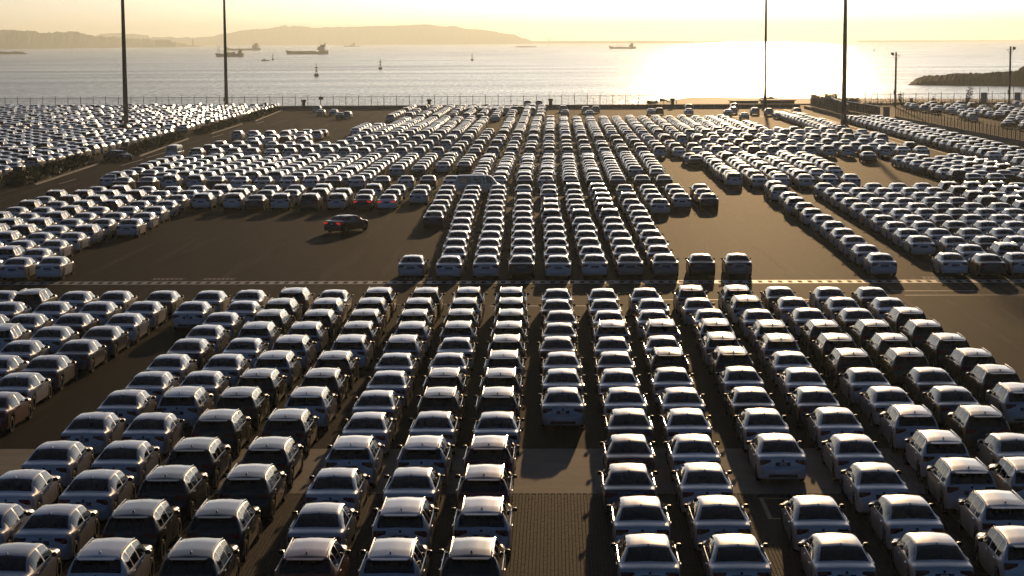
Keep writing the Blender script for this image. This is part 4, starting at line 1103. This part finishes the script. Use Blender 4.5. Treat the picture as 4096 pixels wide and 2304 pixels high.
# land beyond the fence: pier apron, sheds
apron = MB().prism([(25, 499), (142, 499), (142, 520), (60, 552), (38, 560), (27, 520)], 2, -4, .3); tag(apron.build('shore_apron', M['pale_concrete']), kind='structure')
for i, (x0, x1, y0, h) in enumerate(((44.5, 51, 505, .4), (51.8, 59.5, 500, .7))):
    t = empty('low_shed', (x0, y0, .3)); tag(t, ['low flat-roofed shed against the glare, behind the slim mast', 'low flat-roofed shed at the end of the sheet barrier'][i], 'shed')
    MB().box((0, 0, 0), (x1 - x0, 7, h)).build('wall', M['dark_concrete'], t); MB().box((-.4, -.5, h + .003), (x1 - x0 + .4, 7.4, h + .22)).build('roof', M['pale_concrete'], t)
    MB().box((.8, -.04, .05), (1.7, -.003, h * .9)).build('door', M['dark_metal'], t)
rk = MB(); r2 = random.Random(3)
def rock(b, c, s):
    a = r2.random() * 6
    V = []
    for dx, dy, dz in ((-1, -1, -.6), (1, -1, -.7), (1, 1, -.6), (-1, 1, -.7), (-.7, -.7, .6), (.8, -.6, .5), (.6, .7, .7), (-.8, .6, .5)):
        k = s * r2.uniform(.75, 1.2); X, Y = dx * k, dy * k
        V.append((c[0] + X * math.cos(a) - Y * math.sin(a), c[1] + X * math.sin(a) + Y * math.cos(a), c[2] + dz * k))
    b.add(V, [(3, 2, 1, 0), (4, 5, 6, 7), (0, 1, 5, 4), (1, 2, 6, 5), (2, 3, 7, 6), (3, 0, 4, 7)])
for i in range(70): rock(rk, (26.5 + r2.uniform(-2, 3) + i * .02, 500 + r2.uniform(0, 40), -1.4 + r2.uniform(-1, 1.2)), r2.uniform(.5, 1.1))
M['rock'] = simple('rough_rock', (.10, .09, .075), .85, noise=(.5, .6, 1.2))
tag(rk.build('shore_rubble', M['rock']), 'rough rubble along the shore beside the glitter', 'rubble', kind='stuff')

# vegetation: leaf clumps through a volume
def leaf_material(name, a, b):
    m, nt, p = mat(name)
    g = N(nt, 'ShaderNodeNewGeometry')
    c = mixc(nt, noise_mix(nt, g.outputs['Position'], 1.3), a, b)
    c = mixc(nt, g.outputs['Random Per Island'], c, tuple(.5 * (p_ + q_) * 1.25 for p_, q_ in zip(a, b)))
    nt.links.new(c, p.inputs['Base Color']); p.inputs['Roughness'].default_value = .6
    p.inputs['Specular IOR Level'].default_value = .3
    return m
M['hedge_leaf'] = leaf_material('hedge_leaf', (.055, .055, .016), (.115, .098, .034))
M['bush_leaf'] = leaf_material('bush_leaf', (.045, .048, .018), (.10, .085, .035))
M['bark'] = simple('bark', (.07, .055, .04), .85)
def leaves(name, sampler, n, size, m, parent, seed):
    q = random.Random(seed); V, Fs = [], []
    for i in range(n):
        c = Vector(sampler(q)); d = Vector((q.gauss(0, 1), q.gauss(0, 1), q.gauss(0, 1) * .7 + .4)).normalized(); a = d.orthogonal().normalized(); b = d.cross(a)
        s = size * q.uniform(.6, 1.3); k = len(V)
        V += [c + a * s, c + b * s * .5, c - a * s, c - b * s * .5]; Fs.append((k, k + 1, k + 2, k + 3))
    o = mesh_obj(name, make_mesh(name, V, Fs, [m]), parent)
    return o
def hedge(x0, y0, x1, y1, h, w, label, seed):
    t = empty('hedge', (x0, y0, 0)); tag(t, label, 'hedge', 'hedges between road and compound')
    dx, dy = x1 - x0, y1 - y0; L = math.hypot(dx, dy)
    q0 = random.Random(seed); bumps = [(q0.random(), q0.uniform(.7, 1.25)) for _ in range(int(L / 3))]
    def top(s):
        return h * (.85 + .18 * math.sin(s * L * .55 + seed) + .14 * math.sin(s * L * 1.7 + 2 * seed))
    def smp(q):
        s = q.uniform(-.02, 1.02); a = q.uniform(0, math.pi); rr = q.uniform(.72, 1.04)
        ex = math.cos(a) * w * rr; z = abs(math.sin(a)) ** .6 * top(s) * rr
        return (dx * s - ex * dy / L, dy * s + ex * dx / L, z + .03)
    leaves('foliage', smp, int(L * 110), .19, M['hedge_leaf'], t, seed)
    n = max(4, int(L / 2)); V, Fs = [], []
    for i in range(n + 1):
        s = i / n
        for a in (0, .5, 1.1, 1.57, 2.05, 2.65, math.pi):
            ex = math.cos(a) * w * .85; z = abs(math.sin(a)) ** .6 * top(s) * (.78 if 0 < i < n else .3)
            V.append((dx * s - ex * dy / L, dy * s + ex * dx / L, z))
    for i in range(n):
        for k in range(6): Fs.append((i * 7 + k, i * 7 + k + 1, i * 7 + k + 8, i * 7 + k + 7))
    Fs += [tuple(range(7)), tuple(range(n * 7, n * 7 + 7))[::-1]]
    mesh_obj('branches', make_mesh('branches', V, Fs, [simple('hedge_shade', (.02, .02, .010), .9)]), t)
    k = MB(); p = Vector((w + .55, 0, 0)); e = Vector((dx + w + .55, dy, 0)); c = [p, p + Vector((.3, 0, 0)), e + Vector((.3, 0, 0)), e]
    k.add([*c, *(v + Vector((0, 0, .16)) for v in c)], [(0, 3, 2, 1), (4, 5, 6, 7), (0, 1, 5, 4), (1, 2, 6, 5), (2, 3, 7, 6), (3, 0, 4, 7)])
    ko = k.build('kerb', M['pale_concrete'], None, (x0, y0, 0)); tag(ko, kind='structure')
hedge(-61.3, 226, -63.0, 266, 1.35, 1.4, 'low bushy hedge nearest along the road, before the dark blue sedan', 1)
hedge(-61.0, 283, -63.4, 334, 1.15, 1.3, 'low bushy hedge beside the white high-roof van', 2)
hedge(-62.6, 352, -63.6, 394, 1.0, 1.2, 'low bushy hedge between the two road openings further on', 3)
hedge(-63.2, 409, -66.5, 474, 1.0, 1.2, 'low bushy hedge running up to the shore parapet', 4)
for i, (x, y, w, h, z) in enumerate(((-61.9, 229.0, 1.1, .62, 1.35), (-60.6, 280.8, .98, .6, 1.5), (-62.6, 360, .85, .7, 1.5), (-66.9, 463, .55, 1.3, .9))):
    t = empty('road_sign', (x, y, 0)); tag(t, ['grey two-post sign seen from behind at the near hedge end', 'grey two-post sign seen from behind at the hedge gap', 'grey two-post sign seen from behind in the farther hedge', 'narrow upright grey sign at the seaward hedge end'][i], 'sign', 'signs along the hedge')
    MB().box((-w / 2, -.03, z), (w / 2, .03, z + h)).build('panel', M['mast'], t)
    for s in (-1, 1): MB().tube((s * w * .38, .06, 0), (s * w * .38, .06, z + h * .95), .035, n=6).build('post', M['steel'], t)
def bush(x, y, w, h, n, label, seed, z=0, cat='bush', size=.22):
    t = empty('bush', (x, y, z)); tag(t, label, cat, 'bushes at the water edge')
    q0 = random.Random(seed); lob = [(q0.uniform(-.6, .6) * w, q0.uniform(-.5, .5) * w, q0.uniform(.3, .8) * h, q0.uniform(.3, .5)) for _ in range(7)]
    def smp(q):
        l = q.choice(lob); v = Vector((q.gauss(0, 1), q.gauss(0, 1), q.gauss(0, 1))).normalized() * q.uniform(.6, 1.05) * l[3]
        return (l[0] + v.x * w, l[1] + v.y * w, max(.05, l[2] + v.z * h))
    leaves('foliage', smp, n, size, M['bush_leaf'], t, seed)
    b = MB()
    for l in lob: b.tube((0, 0, 0), (l[0], l[1], l[2]), .07, .03, n=5)
    b.build('stem', M['bark'], t)
bush(69.0, 500, 3.4, 3.0, 1500, 'large dark bush on the shore behind the sheet barrier', 11)
bush(55.8, 520, 3.0, 1.6, 700, 'low rounded bush in the sun glare by the sheds', 12)
bush(73.5, 499, 2.4, 1.7, 600, 'spreading scrub beside the large dark bush', 13)
bush(85.0, 494, 1.2, 3.0, 170, 'thin sapling against the fence beside the first lamp post', 14, size=.2)
bush(101.2, 495, 1.3, 4.6, 230, 'tall thin sapling against the seaward fence', 15, size=.2)
bush(93, 494.5, .8, 2.2, 110, 'small wispy shrub at the fence between the two saplings', 16, size=.18)
h = empty('scrub_bank', (63, 495, 0)); tag(h, 'dark scrub bank along the seaward fence foot', 'scrub')
leaves('foliage', lambda q: (q.uniform(0, 62), q.uniform(-1, 1.2), abs(q.gauss(0, .55))), 3200, .2, M['bush_leaf'], h, 21)

# ------------------------------------------------------------------ people
def person(x, y, rz, label, bend, seed):
    t = empty('person', (x, y, 0), rz); tag(t, label, 'person', 'workers among the cars')
    hip = .93
    hd = Vector((0, .28 * bend, 1.62 - .16 * bend)); ch = Vector((0, .2 * bend, 1.33 - .10 * bend)); nk = Vector((0, .25 * bend, 1.48 - .14 * bend))
    J = [(0, 0, hip), (0, .08 * bend, 1.12), ch, nk, hd, hd + Vector((0, .01, .12)),
         (.10, 0, hip - .05), (.11, .05, .5), (.11, -.02, .08), (.11, .14, .03),
         (-.10, 0, hip - .05), (-.11, .02, .5), (-.12, -.10, .08), (-.12, .06, .03),
         ch + Vector((.19, 0, .06)), ch + Vector((.25, .06, -.22)), ch + Vector((.22, .26, -.40)), ch + Vector((.21, .34, -.43)),
         ch + Vector((-.19, 0, .06)), ch + Vector((-.26, -.04, -.24)), ch + Vector((-.24, .14, -.45)), ch + Vector((-.23, .21, -.49))]
    Rr = [.15, .14, .16, .058, .085, .07, .095, .07, .05, .045, .095, .07, .05, .045, .07, .052, .04, .03, .07, .052, .04, .03]
    E = [(0, 1), (1, 2), (2, 3), (3, 4), (4, 5), (0, 6), (6, 7), (7, 8), (8, 9), (0, 10), (10, 11), (11, 12), (12, 13), (2, 14), (14, 15), (15, 16), (16, 17), (2, 18), (18, 19), (19, 20), (20, 21)]
    me = bpy.data.meshes.new('figure'); me.from_pydata([tuple(j) for j in J], E, [])
    o = mesh_obj('figure', me, t)
    o.modifiers.new('skin', 'SKIN'); sv = me.skin_vertices[0].data
    for v, r in zip(sv, Rr): v.radius = (r, r * .85)
    sv[0].use_root = True
    o.modifiers.new('sub', 'SUBSURF').levels = 2; o.modifiers['sub'].render_levels = 2
    m, nt, p = mat('figure_cloth')
    tc = N(nt, 'ShaderNodeTexCoord'); sp = N(nt, 'ShaderNodeSeparateXYZ'); nt.links.new(tc.outputs['Object'], sp.inputs[0])
    cr = N(nt, 'ShaderNodeValToRGB'); cr.color_ramp.interpolation = 'CONSTANT'
    mr = N(nt, 'ShaderNodeMath', operation='DIVIDE'); nt.links.new(sp.outputs[2], mr.inputs[0]); mr.inputs[1].default_value = 2.0
    nt.links.new(mr.outputs[0], cr.inputs[0])
    e = cr.color_ramp.elements; e[0].position = 0; e[0].color = (.02, .02, .02, 1); e[1].position = .05; e[1].color = (.03, .035, .06, 1)
    a = cr.color_ramp.elements.new(.47); a.color = (.75, .10, .02, 1); a = cr.color_ramp.elements.new((nk.z - .0) / 2); a.color = (.30, .17, .11, 1)
    a = cr.color_ramp.elements.new((hd.z + .04) / 2); a.color = (.012, .01, .009, 1)
    nt.links.new(cr.outputs[0], p.inputs['Base Color']); p.inputs['Roughness'].default_value = .8
    me.materials.append(m)
    for s in (-1, 1): MB().lathe([(.004, -.008), (.010, 0), (.004, .008)], 8).build('eye', M['black'], t, hd + Vector((s * .03, .083, .035)))
    MB().tube(hd + Vector((0, .07, .02)), hd + Vector((0, .105, -.01)), .012, .016, n=6).build('nose', m, t)
    for k, s, wr in ((17, 1, 16), (21, -1, 20)):
        w_ = Vector(J[k]); d = (Vector(J[k]) - Vector(J[wr])).normalized(); sd = Vector((1, 0, 0))
        b = MB()
        for i in range(4): b.tube(w_ + sd * (i - 1.5) * .019, w_ + sd * (i - 1.5) * .022 + d * (.085 - .008 * abs(i - 1.3)), .009, .007, n=5)
        b.tube(w_ - sd * s * .03, w_ - sd * s * .055 + d * .05, .010, .008, n=5)
        b.build('hand', m, t)
    return t
person(-.95, 212.2, R(-100), 'person in an orange vest and dark trousers standing behind a silver sedan', .35, 1)
person(-25.35, 191.8, R(160), 'person in an orange vest stooping between two cars by the open asphalt', .9, 2)
# ------------------------------------------------------------------ ships, buoys, far shores
M['hull'] = simple('dark_hull', (.05, .048, .045), .6, noise=(.1, .7, 1.2))
M['hull_rust'] = simple('ochre_hull', (.16, .13, .07), .6, noise=(.1, .7, 1.2))
M['ship_white'] = simple('ship_white', (.45, .44, .42), .5)
M['ship_grey'] = simple('ship_grey', (.16, .16, .16), .5)
def hull(L, B, D, bow, stern, m, parent, sheer=(0.0, 0.0)):
    n = 16; V, Fs = [], []
    for i in range(n + 1):
        s = i / n; x = -L / 2 + L * s
        wb = B / 2 * min(1, (s / bow) ** .6 if s < bow else 1, ((1 - s) / stern + .35) ** .7 if 1 - s < stern else 1)
        dz = D + sheer[0] * max(0, 1 - s / .22) ** 1.5 + sheer[1] * (1 if s > .80 else 0)
        rake = -D * .45 * max(0, 1 - s / .08)
        for f, z in ((.62, -1.0), (.86, .4 * D), (1.0, dz)):
            V.append((x + rake * (z / D if z > 0 else 0), -wb * f, z))
        for f, z in ((1.0, dz), (.86, .4 * D), (.62, -1.0)):
            V.append((x + rake * (z / D if z > 0 else 0), wb * f, z))
    for i in range(n):
        for k in range(6): Fs.append((i * 6 + k, i * 6 + (k + 1) % 6, (i + 1) * 6 + (k + 1) % 6, (i + 1) * 6 + k))
    Fs += [tuple(range(6))[::-1], tuple(range(n * 6, n * 6 + 6))]
    return mesh_obj('hull', make_mesh('hull', V, Fs, [m]), parent)
def ship(name, x, y, L, label, build, rz=0.0, cat='ship'):
    t = empty(name, (x, y, SEA), rz); tag(t, label, cat); build(t, L); return t
def house(t, x0, x1, b, z0, levels, m, win=True):
    z = z0
    for i, (f, h) in enumerate(levels):
        w = (x1 - x0) * f
        o = MB().box((x1 - w, -b * f / 2, z), (x1 - w * .05, b * f / 2, z + h)).build('deckhouse', m, t)
        if win: MB().box((x1 - w + .5, -b * f / 2 - .06, z + h * .5), (x1 - w * .05 - .5, -b * f / 2 - .003, z + h * .8)).build('window_band', M['dark_glass'], o)
        z += h + .003
    return z
def coaster(t, L):
    hull(L, 12, 4.0, .12, .10, M['hull_rust'], t, (2.6, 2.0))
    z = house(t, L * .24, L * .42, 11, 6.0, ((1.0, 3.0), (.95, 3.0), (.62, 3.0)), M['ship_white'])
    MB().tube((L * .30, 0, z), (L * .30, 0, z + 9), .22, .1).build('mast', M['ship_grey'], t)
    MB().tube((L * .42, 0, 12), (L * .42, 0, 18), .9, .8).build('funnel', M['ship_grey'], t)
    MB().box((-L * .40, -4, 4.05), (L * .20, 4, 5.2)).build('hatch_cover', M['hull_rust'], t)
    MB().tube((L * .46, 0, 6), (L * .46, 0, 13), .1).build('flagstaff', M['ship_grey'], t)
def dredger(t, L):
    hull(L, 9, 4.2, .08, .12, M['hull'], t, (.6, .8))
    house(t, L * .30, L * .44, 7, 5.0, ((1.0, 2.6), (.7, 2.4)), M['hull'])
    for k, s in ((-.44, 1), (-.40, .8), (-.36, .9)): MB().tube((L * k, 0, 3), (L * k - 1.2, 0, 3 + 14 * s), .22, .15).build('spud', M['hull'], t)
    for k in range(6): MB().box((-L * .22 + k * 2.6, -3, 4.25), (-L * .22 + k * 2.6 + 2.2, 3, 5.6 + .5 * (k % 3))).build('deck_crate', M['hull'], t)
    MB().tube((L * .36, 0, 9), (L * .36, 0, 14), .15).build('mast', M['hull'], t)
def cargo(t, L):
    hull(L, 15, 4.5, .12, .1, M['hull'], t, (5.5, 1.5))
    z = house(t, L * .27, L * .43, 13, 6.0, ((1.0, 4.0), (.9, 4.0), (.55, 3.5)), M['ship_grey'])
    MB().tube((L * .31, 0, z), (L * .31, 0, z + 9), .3, .15).build('mast', M['ship_grey'], t)
    MB().tube((L * .45, 0, 6), (L * .45, 0, 13), 1.0).build('funnel', M['ship_grey'], t)
def tanker(t, L):
    hull(L, 11, 3.6, .12, .1, M['hull'], t, (3.4, 1.4))
    z = house(t, L * .22, L * .40, 9, 5.0, ((1.0, 3.2), (.75, 2.8), (.5, 2.4)), M['hull'])
    MB().tube((L * .29, 0, z), (L * .29, 0, z + 8), .22).build('mast', M['hull'], t)
    MB().tube((-L * .37, 0, 5), (-L * .37, 0, 15), .22).build('foremast', M['hull'], t)
    b = MB().tube((-L * .08, 0, 3.6), (-L * .08, 0, 9), .35).tube((-L * .08, 0, 9), (-L * .30, 0, 11), .22); b.build('deck_crane', M['hull'], t)
    MB().box((-L * .28, -1.2, 3.65), (L * .18, 1.2, 4.7)).build('pipe_rack', M['hull'], t)
def patrol(t, L):
    hull(L, 10, 4, .2, .1, M['ship_grey'], t, (2.5, 0))
    z = house(t, -L * .12, L * .22, 8, 4.0, ((1.0, 4.5), (.6, 4.0), (.35, 3.0)), M['ship_grey'])
    MB().tube((L * .10, 0, z), (L * .10, 0, z + 9), .5, .2).build('mast', M['ship_grey'], t)
def skiff(t, L):
    hull(L, 2.4, .9, .25, .1, M['hull'], t, (0, 0))
    MB().box((-.2, -.7, .92), (1.8, .7, 2.2)).build('wheelhouse', M['hull'], t); MB().box((L * .30, -.6, .3), (L * .34, .6, 1.6)).build('thwart', M['hull'], t)
ship('coaster', -394, 3205, 66, 'ochre-hulled coaster with white deckhouse anchored alone', coaster, 0)
ship('dredger', -440, 2720, 37, 'dark work barge with three raised spuds behind the mast', dredger, 0)
ship('cargo_ship', -752, 4840, 86, 'long grey cargo ship partly behind the work barge', cargo, 0)
ship('tanker', 162, 4800, 62, 'small dark tanker with deck crane at the glitter edge', tanker, 0)
ship('patrol_ship', -822, 8150, 62, 'faint hazy patrol ship far out under the long hill', patrol, 0)
ship('skiff', -299, 2072, 8.5, 'tiny open boat beside the smallest buoy', skiff, R(180), 'boat')
M['buoy'] = simple('dark_buoy', (.035, .03, .028), .5); M['buoy_band'] = simple('buoy_band', (.30, .28, .26), .5)
def buoy(x, y, h, label):
    t = empty('buoy', (x, y, SEA)); tag(t, label, 'buoy', 'navigation buoys in the bay'); k = h / 7.2
    MB().lathe([(1.25 * k, -.5 * k), (1.3 * k, 1.0 * k), (1.05 * k, 1.35 * k), (.4 * k, 1.5 * k)], 14).build('float', M['buoy'], t, smooth=True)
    b = MB()
    for i in range(4):
        a = math.pi / 4 + i * math.pi / 2; c, s = math.cos(a), math.sin(a)
        b.tube((.8 * k * c, .8 * k * s, 1.3 * k), (.28 * k * c, .28 * k * s, 5.0 * k), .07 * k, n=5)
    b.build('lattice', M['buoy'], t)
    MB().lathe([(.62 * k, 2.5 * k), (.55 * k, 3.2 * k)], 10).build('band', M['buoy'], t)
    MB().lathe([(.5 * k, 3.25 * k), (.42 * k, 3.9 * k)], 10).build('white_band', M['buoy_band'], t)
    MB().lathe([(.75 * k, 4.6 * k), (.8 * k, 5.2 * k), (.35 * k, 5.3 * k)], 10).build('cage', M['buoy'], t)
    MB().tube((0, 0, 5.2 * k), (0, 0, 6.5 * k), .1 * k).build('staff', M['buoy'], t); MB().lathe([(.12 * k, 6.4 * k), (.3 * k, 6.65 * k), (.28 * k, 7.0 * k), (.1 * k, 7.2 * k)], 8).build('lantern', M['buoy'], t)
buoy(-134, 1128, 7.2, 'largest dark lattice buoy, nearest the fence'); buoy(-122, 1405, 7.5, 'dark lattice buoy second nearest, below the long hill')
buoy(-83, 2021, 7.6, 'dark lattice buoy standing alone towards the glitter'); buoy(-307, 2186, 7.6, 'small dark lattice buoy beside the tiny open boat')
buoy(519, 3287, 7.5, 'small faint buoy just past the thick mast in the glitter'); buoy(682, 4944, 7.5, 'tiny faint buoy under the breakwater lighthouse')

# far shores
def shore_material(name, a, b):
    m, nt, p = mat(name)
    g = N(nt, 'ShaderNodeNewGeometry').outputs['Position']
    c = mixc(nt, noise_mix(nt, g, .02), a, b); c2 = mixc(nt, noise_mix(nt, g, .15), c, tuple(v * .7 for v in a))
    nt.links.new(c2, p.inputs['Base Color']); p.inputs['Roughness'].default_value = .9; p.inputs['Specular IOR Level'].default_value = .1
    return m
M['hill'] = shore_material('wooded_hill', (.10, .10, .07), (.16, .145, .10))
M['headland'] = shore_material('grassy_headland', (.06, .055, .03), (.11, .09, .05))
def ridge(name, pts, depth, m, rough, seed, n=160, kind='structure'):
    """pts: (x, y, height) along the shore; a hill with a sloping front, crest and back"""
    q = random.Random(seed); xs = np.linspace(0, len(pts) - 1, n); V, Fs = [], []
    P = np.array(pts, float); X, Y, H = (np.interp(xs, range(len(pts)), P[:, i]) for i in range(3))
    ph = [q.uniform(0, 6) for _ in range(6)]
    rows = ((0, -.02), (.06, .10), (.22, .42), (.45, .78), (.62, 1.0), (.8, .9), (1.0, .4), (1.15, -.05))
    for i in range(n):
        for k, (d, f) in enumerate(rows):
            j = sum(math.sin(xs[i] * fr * 3.1 + ph[a] + k) / (a + 1.5) for a, fr in enumerate((1.3, 2.9, 5.1, 9.7)))
            jj = q.uniform(-1, 1)
            h = max(SEA + (H[i] - SEA) * f + (rough * (j * .6 + jj) if f > .3 else 0) * min(1, max(0, H[i] - SEA) / (rough * 4 + .01)), SEA - 1 if f <= 0 else SEA - .2)
            V.append((X[i] * (1 + depth * d / Y[i]) + depth * .02 * j, Y[i] + depth * d, h if f > 0 else SEA - .8))
    w = len(rows)
    for i in range(n - 1):
        for k in range(w - 1): Fs.append((i * w + k, (i + 1) * w + k, (i + 1) * w + k + 1, i * w + k + 1))
    Fs += [tuple(range(w)), tuple(range((n - 1) * w, n * w))[::-1]]
    o = mesh_obj(name, make_mesh(name, V, Fs, [m], smooth=False)); tag(o, kind=kind); return o
def P3(px, py, Y):     # height of a silhouette point seen at pixel (px, py), standing at distance Y
    hz = HOR + (2048 - px) * .0049
    return ((px - 2048) / F_PX * Y - Y * .0218, Y, CAM_H + (hz - py) / F_PX * Y)
def sil(lst, Y0, Y1=None):
    Y1 = Y1 or Y0; a, b = lst[0][0], lst[-1][0]
    return [P3(px, py, Y0 + (Y1 - Y0) * (px - a) / (b - a)) for px, py in lst]
ridge('far_hills', sil([(380, 146), (430, 130), (490, 130), (560, 137), (620, 147), (700, 150), (800, 148), (870, 142), (940, 128), (1000, 116), (1080, 112), (1130, 100), (1200, 99), (1250, 108), (1330, 107), (1450, 101), (1560, 101), (1700, 94), (1750, 98), (1850, 106), (1920, 116), (2000, 126), (2060, 138), (2100, 152), (2112, 164)], 14000, 14200), 1500, M['hill'], 5.0, 5)
ridge('near_hills', sil([(-260, 122), (-100, 118), (0, 122), (60, 119), (110, 121), (170, 131), (230, 128), (270, 125), (340, 129), (365, 142), (440, 145), (500, 150), (560, 156), (640, 162), (690, 166), (720, 172), (760, 180), (800, 183), (822, 188)], 6600, 9800), 500, M['hill'], 4.5, 6)
# the wooded spit below the near hills
ridge('wooded_shore', sil([(-260, 176), (0, 178), (30, 174), (70, 180), (150, 184), (400, 186), (620, 185), (720, 182), (815, 185)], 6300, 9300), 160, M['hill'], 2.0, 7)
ridge('breakwater', sil([(-200, 204), (0, 206), (90, 207), (105, 210), (118, 216)], 3570, 3600), 60, M['rock'], .8, 8, 60)
ridge('breakwater', sil([(2095, 165), (2115, 164), (2300, 164), (2550, 163), (2700, 165), (2868, 166), (2880, 167)], 15500), 60, M['pale_concrete'], .5, 9, 60)
ridge('breakwater', sil([(3422, 163), (3440, 162), (3700, 161.5), (4200, 160)], 16500), 60, M['pale_concrete'], .5, 10, 60)
ridge('sandbar', sil([(2066, 186), (2075, 184.6), (2110, 184.5), (2140, 185.3), (2152, 186.5)], 6350), 30, M['rock'], .15, 12, 30)
ridge('headland', sil([(3630, 336), (3660, 318), (3684, 306), (3760, 302), (3825, 294), (3860, 297), (3920, 293), (4010, 289), (4050, 284), (4075, 268), (4096, 258), (4200, 240), (4400, 228)], 838, 800), 46, M['headland'], .32, 11, 220)
def tower(name, px, py_top, Y, base_z, r, label, cat, kind=0):
    x, y, h = P3(px, py_top, Y); t = empty(name, (x, y, base_z)); tag(t, label, cat); h -= base_z
    if kind == 0:
        MB().lathe([(r, 0), (r * .8, h * .8)], 10).build('shaft', M['ship_grey'], t); MB().lathe([(r * 1.15, h * .802), (r * 1.15, h * .85), (r * .7, h * .853), (r * .7, h * .95), (r * .1, h)], 10).build('lantern_room', M['ship_grey'], t)
    elif kind == 1:
        MB().box((-r, -r, 0), (r, r, h)).build('wall', M['ship_grey'], t); MB().box((-r * .8, -r - .1, h * .7), (r * .8, -r - .003, h * .8)).build('window', M['dark_glass'], t); MB().box((-r * 1.05, -r * 1.05, h + .003), (r * 1.05, r * 1.05, h + 1)).build('roof', M['ship_grey'], t)
    else:
        MB().lathe([(r, 0), (r * .75, h)], 10).build('stack', M['ship_grey'], t); MB().lathe([(r * .95, h + .003), (r * .95, h + 1.5)], 10).build('rim', M['ship_grey'], t)
tower('lighthouse', 1913, 104, 14150, 90, 3.4, 'hazy lighthouse on the falling end of the long hill', 'lighthouse')
tower('lighthouse', 2874, 144, 15500, SEA, 3.0, 'faint lighthouse at the breakwater end in the glare', 'lighthouse')
tower('lighthouse', 3429, 141, 16500, SEA, 3.2, 'faint lighthouse at the breakwater end past the thick mast', 'lighthouse')
tower('tower', 781, 159, 9500, 1, 4.0, 'square hazy tower on the tip of the wooded spit', 'tower', 1)
tower('chimney', 2197, 148, 15510, 0, 3.6, 'first of two hazy chimneys on the breakwater', 'chimney', 2)
tower('chimney', 2204, 148, 15510, 0, 3.6, 'second of two hazy chimneys, seaward of its twin', 'chimney', 2)
for i, (px0, px1, pt) in enumerate(((628, 693, 163), (693, 713, 172))):
    a, b = P3(px0, pt, 8900), P3(px1, pt, 8900)
    t = empty('harbour_shed', (a[0], 8900, SEA + 2)); tag(t, ['long hazy harbour shed on the wooded spit', 'small hazy harbour shed at the spit end'][i], 'shed')
    MB().box((0, 0, 0), (b[0] - a[0], 25, a[2] - SEA - 2)).build('wall', M['ship_grey'], t); MB().prism([(-1, a[2] - SEA - 1.99), (26, a[2] - SEA - 1.99), (12.5, a[2] - SEA + 3)], 0, -1, b[0] - a[0] + 1).build('roof', M['ship_grey'], t)

# ------------------------------------------------------------------ the air over the bay
HAZE = 1.05e-4
m = bpy.data.materials.new('haze_air'); m.use_nodes = True; nt = m.node_tree; nt.nodes.clear()
vo = N(nt, 'ShaderNodeVolumePrincipled'); ou = N(nt, 'ShaderNodeOutputMaterial')
vo.inputs['Color'].default_value = (.82, .95, .98, 1); vo.inputs['Density'].default_value = HAZE; vo.inputs['Anisotropy'].default_value = .55
nt.links.new(vo.outputs[0], ou.inputs['Volume'])
tag(MB().box((-22000, -400, -5.5), (22000, 22500, 200)).build('haze', m), kind='stuff')
